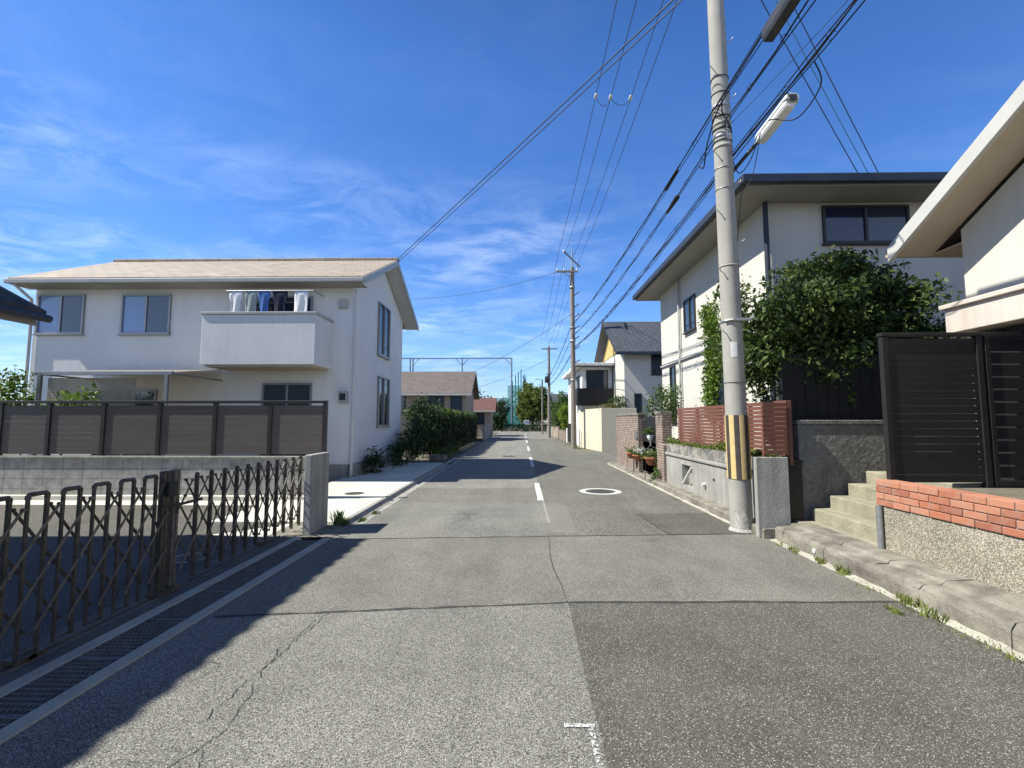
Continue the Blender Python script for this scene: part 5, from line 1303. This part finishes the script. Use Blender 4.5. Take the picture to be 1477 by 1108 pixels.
# ------------------------------------------------------------------ houses past the side street
hc = gable_house('corner_house','cream house with a dark roof and ochre gable across the side street',5.6,13,24.9,31.5,5.5,7.6,wall_cream,roof_dark,'x',.55,fascia_d)
window(hc,'-y',7.05,8.6,4.0,5.2,24.9,1,fr=alu_dark); window(hc,'-y',6.1,6.5,1.2,3.0,24.9,0,fr=alu_dark)
m = MB(); m.prism([(25.2,5.45),(28.2,7.1),(31.2,5.45)],5.545,5.599,'x'); m.build('gable_panel',wall_yellow,hc)
hd = thing('balcony_house','white flat-roofed house with a dark balcony above the cream corner wall','house',(5,32,0))
m = MB(); m.box(3.75,5.55,28.0,36,-.1,4.75); m.build('wall',wall_white,hd)
m = MB(); m.box(3.3,5.6,27.5,36.3,4.76,5.0); m.build('roof',wall_white,hd,.02)
m = MB(); m.box(3.28,5.62,27.45,27.499,4.74,4.82); m.build('fascia',fascia_d,hd)
m = MB(); m.box(3.35,5.5,27.2,27.26,2.55,3.45); m.box(3.35,3.41,27.261,30.5,2.55,3.45); m.box(3.35,5.5,27.261,27.999,2.45,2.549); m.build('balcony',iron_dark,hd)
window(hd,'-y',4.0,5.3,2.6,4.6,28.0,1,fr=alu_dark); window(hd,'-x',29,30.5,3.2,4.4,3.75,1,fr=alu_dark)
cw = MB(); cw.prism([(3.55,28.4),(4.2,24.1),(6.0,24.05),(6.0,24.25),(4.36,24.3),(3.73,28.4)],-.05,2.2,'z')
tag(cw.build('corner_wall',wall_tan,None,.01),'pale cream garden wall wrapping the corner of the side street beside the second pole','wall')
m = MB(); m.box(3.47,3.55,27.7,27.78,-.05,1.0); tag(m.build('marker_post',pipe_w,None,.01),'slim grey post at the foot of the cream corner wall','post')
leafy('garden_shrub','green shrub on the corner of the cream wall in front of the corner house',(5.2,24.8,0),[(5.2,24.7,2.3,.5,.4,.5)],1200,.1,leaf_mid,91)
leafy('garden_shrub','brownish climber topping the cream corner wall under the dark balcony',(4.7,24.6,0),[(4.7,24.5,2.25,.5,.2,.22)],700,.09,leaf_dry,92)
# right side further on
m = MB(); m.box(3.35,3.5,33.5,33.9,-.05,.95); m.box(3.33,3.52,33.48,33.92,.95,1.0); tag(m.build('gate_post',wall_white,None,.01),'low white gate post past the second utility pole','gate post')
m = MB(); 
for k in range(10): m.box(3.38,3.42,31.0+k*.22,31.0+k*.22+.16,.08,1.3)
m.box(3.36,3.44,30.95,33.2,1.3,1.36); tag(m.build('driveway_gate',iron_dark,None),'black driveway gate beside the low white post past the second pole','gate')
for i,(y0,y1,h,mt_,lab) in enumerate(((34.5,40.5,.75,thin_brick,'low brownish brick garden wall below the bright clipped conifer'),(41.2,48.5,.95,wall_dull,'tan rendered garden wall beside the third pole'),(49.2,58,.85,conc,'grey garden wall at the far right end of the road'))):
    m = MB(); m.box(3.36,3.52,y0,y1,-.05,h); m.box(3.34,3.54,y0-.02,y1+.02,h,h+.05); tag(m.build('garden_wall',mt_,None,.008),lab,'wall')
h5 = gable_house('distant_house','small dark-roofed house among the trees beyond the bright conifer',4.6,9,58,63,3.6,5.0,wall_dull,roof_dark,'x',.5,fascia_d)
window(h5,'-y',5.2,6.4,1.6,2.9,58,1,fr=alu_dark)
h6 = gable_house('distant_house','white house with a grey roof behind the far right garden wall',6.5,12,44,50,3.6,5.2,wall_white,roof_dark,'x',.5,fascia_d)
window(h6,'-y',7.2,8.4,1.6,2.9,44,1,fr=alu_dark)

# ------------------------------------------------------------------ manholes
def manhole(label,x,y,r,ring,mr,z=.004):
    t = thing('manhole_cover',label,'manhole',(x,y,0))
    m = MB(); n = 36; vs=[]; fs=[]
    for k in range(n):
        a=2*PI*k/n; vs += [((x+r*math.cos(a)),(y+r*math.sin(a)),z),((x+mr*math.cos(a)),(y+mr*math.sin(a)),z)]
    for k in range(n): j=(k+1)%n; fs.append((2*k,2*j,2*j+1,2*k+1))
    m.add(vs,fs); m.build('ring',ring,t)
    m = MB(); m.lathe(x,y,[(mr*.985,-.01),(mr*.985,z+.001),(mr*.93,z+.002),(.01,z+.002)],36,smooth=False)
    for k in range(-4,5):
        hw = math.sqrt(max(0,(mr*.85)**2-(k*mr*.19)**2)); m.box(x-hw,x+hw,y+k*mr*.19-.012,y+k*mr*.19+.012,z+.002,z+.006)
    m.build('lid',lid_iron,t); return t
manhole('round iron manhole with a broad white ring in the right-hand lane',1.76,10.4,.46,paint,.33)
manhole('small iron cover in the bright concrete driveway',-3.5,9.9,.2,conc_dark,.18,.024)
manhole('small dark cover in the left lane beyond the house shadow',-.5,20.5,.32,tar,.3)
manhole('small worn iron cover on the shaded yard floor behind the folding gate',-3.75,5.35,.22,conc,.17,.002)

# ------------------------------------------------------------------ weeds
def weeds(label, spots, n, seed, mat=leaf_dry):
    g = np.random.default_rng(seed); allp = []
    m = MB(); gr_ = random.Random(seed)
    for (x,y,z,s,hh) in spots:
        for i in range(n):
            a = gr_.uniform(0,2*PI); rr_ = s*math.sqrt(gr_.random()); bx_ = x+rr_*math.cos(a)*.5; by_ = y+rr_*math.sin(a)
            h_ = hh*gr_.uniform(.4,1); lx = gr_.uniform(-1,1)*h_*.5; ly = gr_.uniform(-1,1)*h_*.5; w_ = .004+.004*gr_.random()
            ca,sa = math.cos(a),math.sin(a)
            m.add([(bx_-w_*sa,by_+w_*ca,z),(bx_+w_*sa,by_-w_*ca,z),(bx_+lx*.5+w_*.7*sa,by_+ly*.5-w_*.7*ca,z+h_*.65),(bx_+lx,by_+ly,z+h_)],[(0,1,2,3)])
    return tag(m.build('weeds',mat),label,'weeds',kind='stuff')
weeds('grass tufts along the right-hand kerb',[(3.27,3.95,.0,.22,.10),(3.29,4.15,.0,.12,.08),(3.27,4.9,.0,.10,.10),(3.27,5.25,0,.07,.08),(3.25,5.7,0,.10,.06),(3.27,6.0,0,.15,.04),(3.27,3.3,0,.2,.035),(3.27,3.6,0,.25,.03),(3.05,3.98,0,.10,.03),(3.28,2.8,0,.2,.03),(3.26,4.55,0,.2,.025)],75,101,leaf_weed)
weeds('grass tuft at the foot of the gate pillar',[(-2.75,7.12,0,.13,.22),(-2.62,7.05,0,.10,.12),(-2.45,7.3,0,.12,.05),(-2.42,7.9,0,.15,.04)],120,102,leaf_mid)
weeds('dry grass along the right edge of the road past the side street',[(3.15,26.3,0,.6,.1),(3.2,28.5,0,1.0,.1),(3.22,31,0,1.2,.1),(3.25,35,0,1.6,.1),(3.25,40,0,1.8,.1)],160,103,leaf_yell)
weeds('weeds at the foot of the planter wall',[(3.18,8.0,0,.2,.03),(3.17,9.5,0,.3,.03),(3.4,12.3,.065,.2,.08)],60,104,leaf_mid)
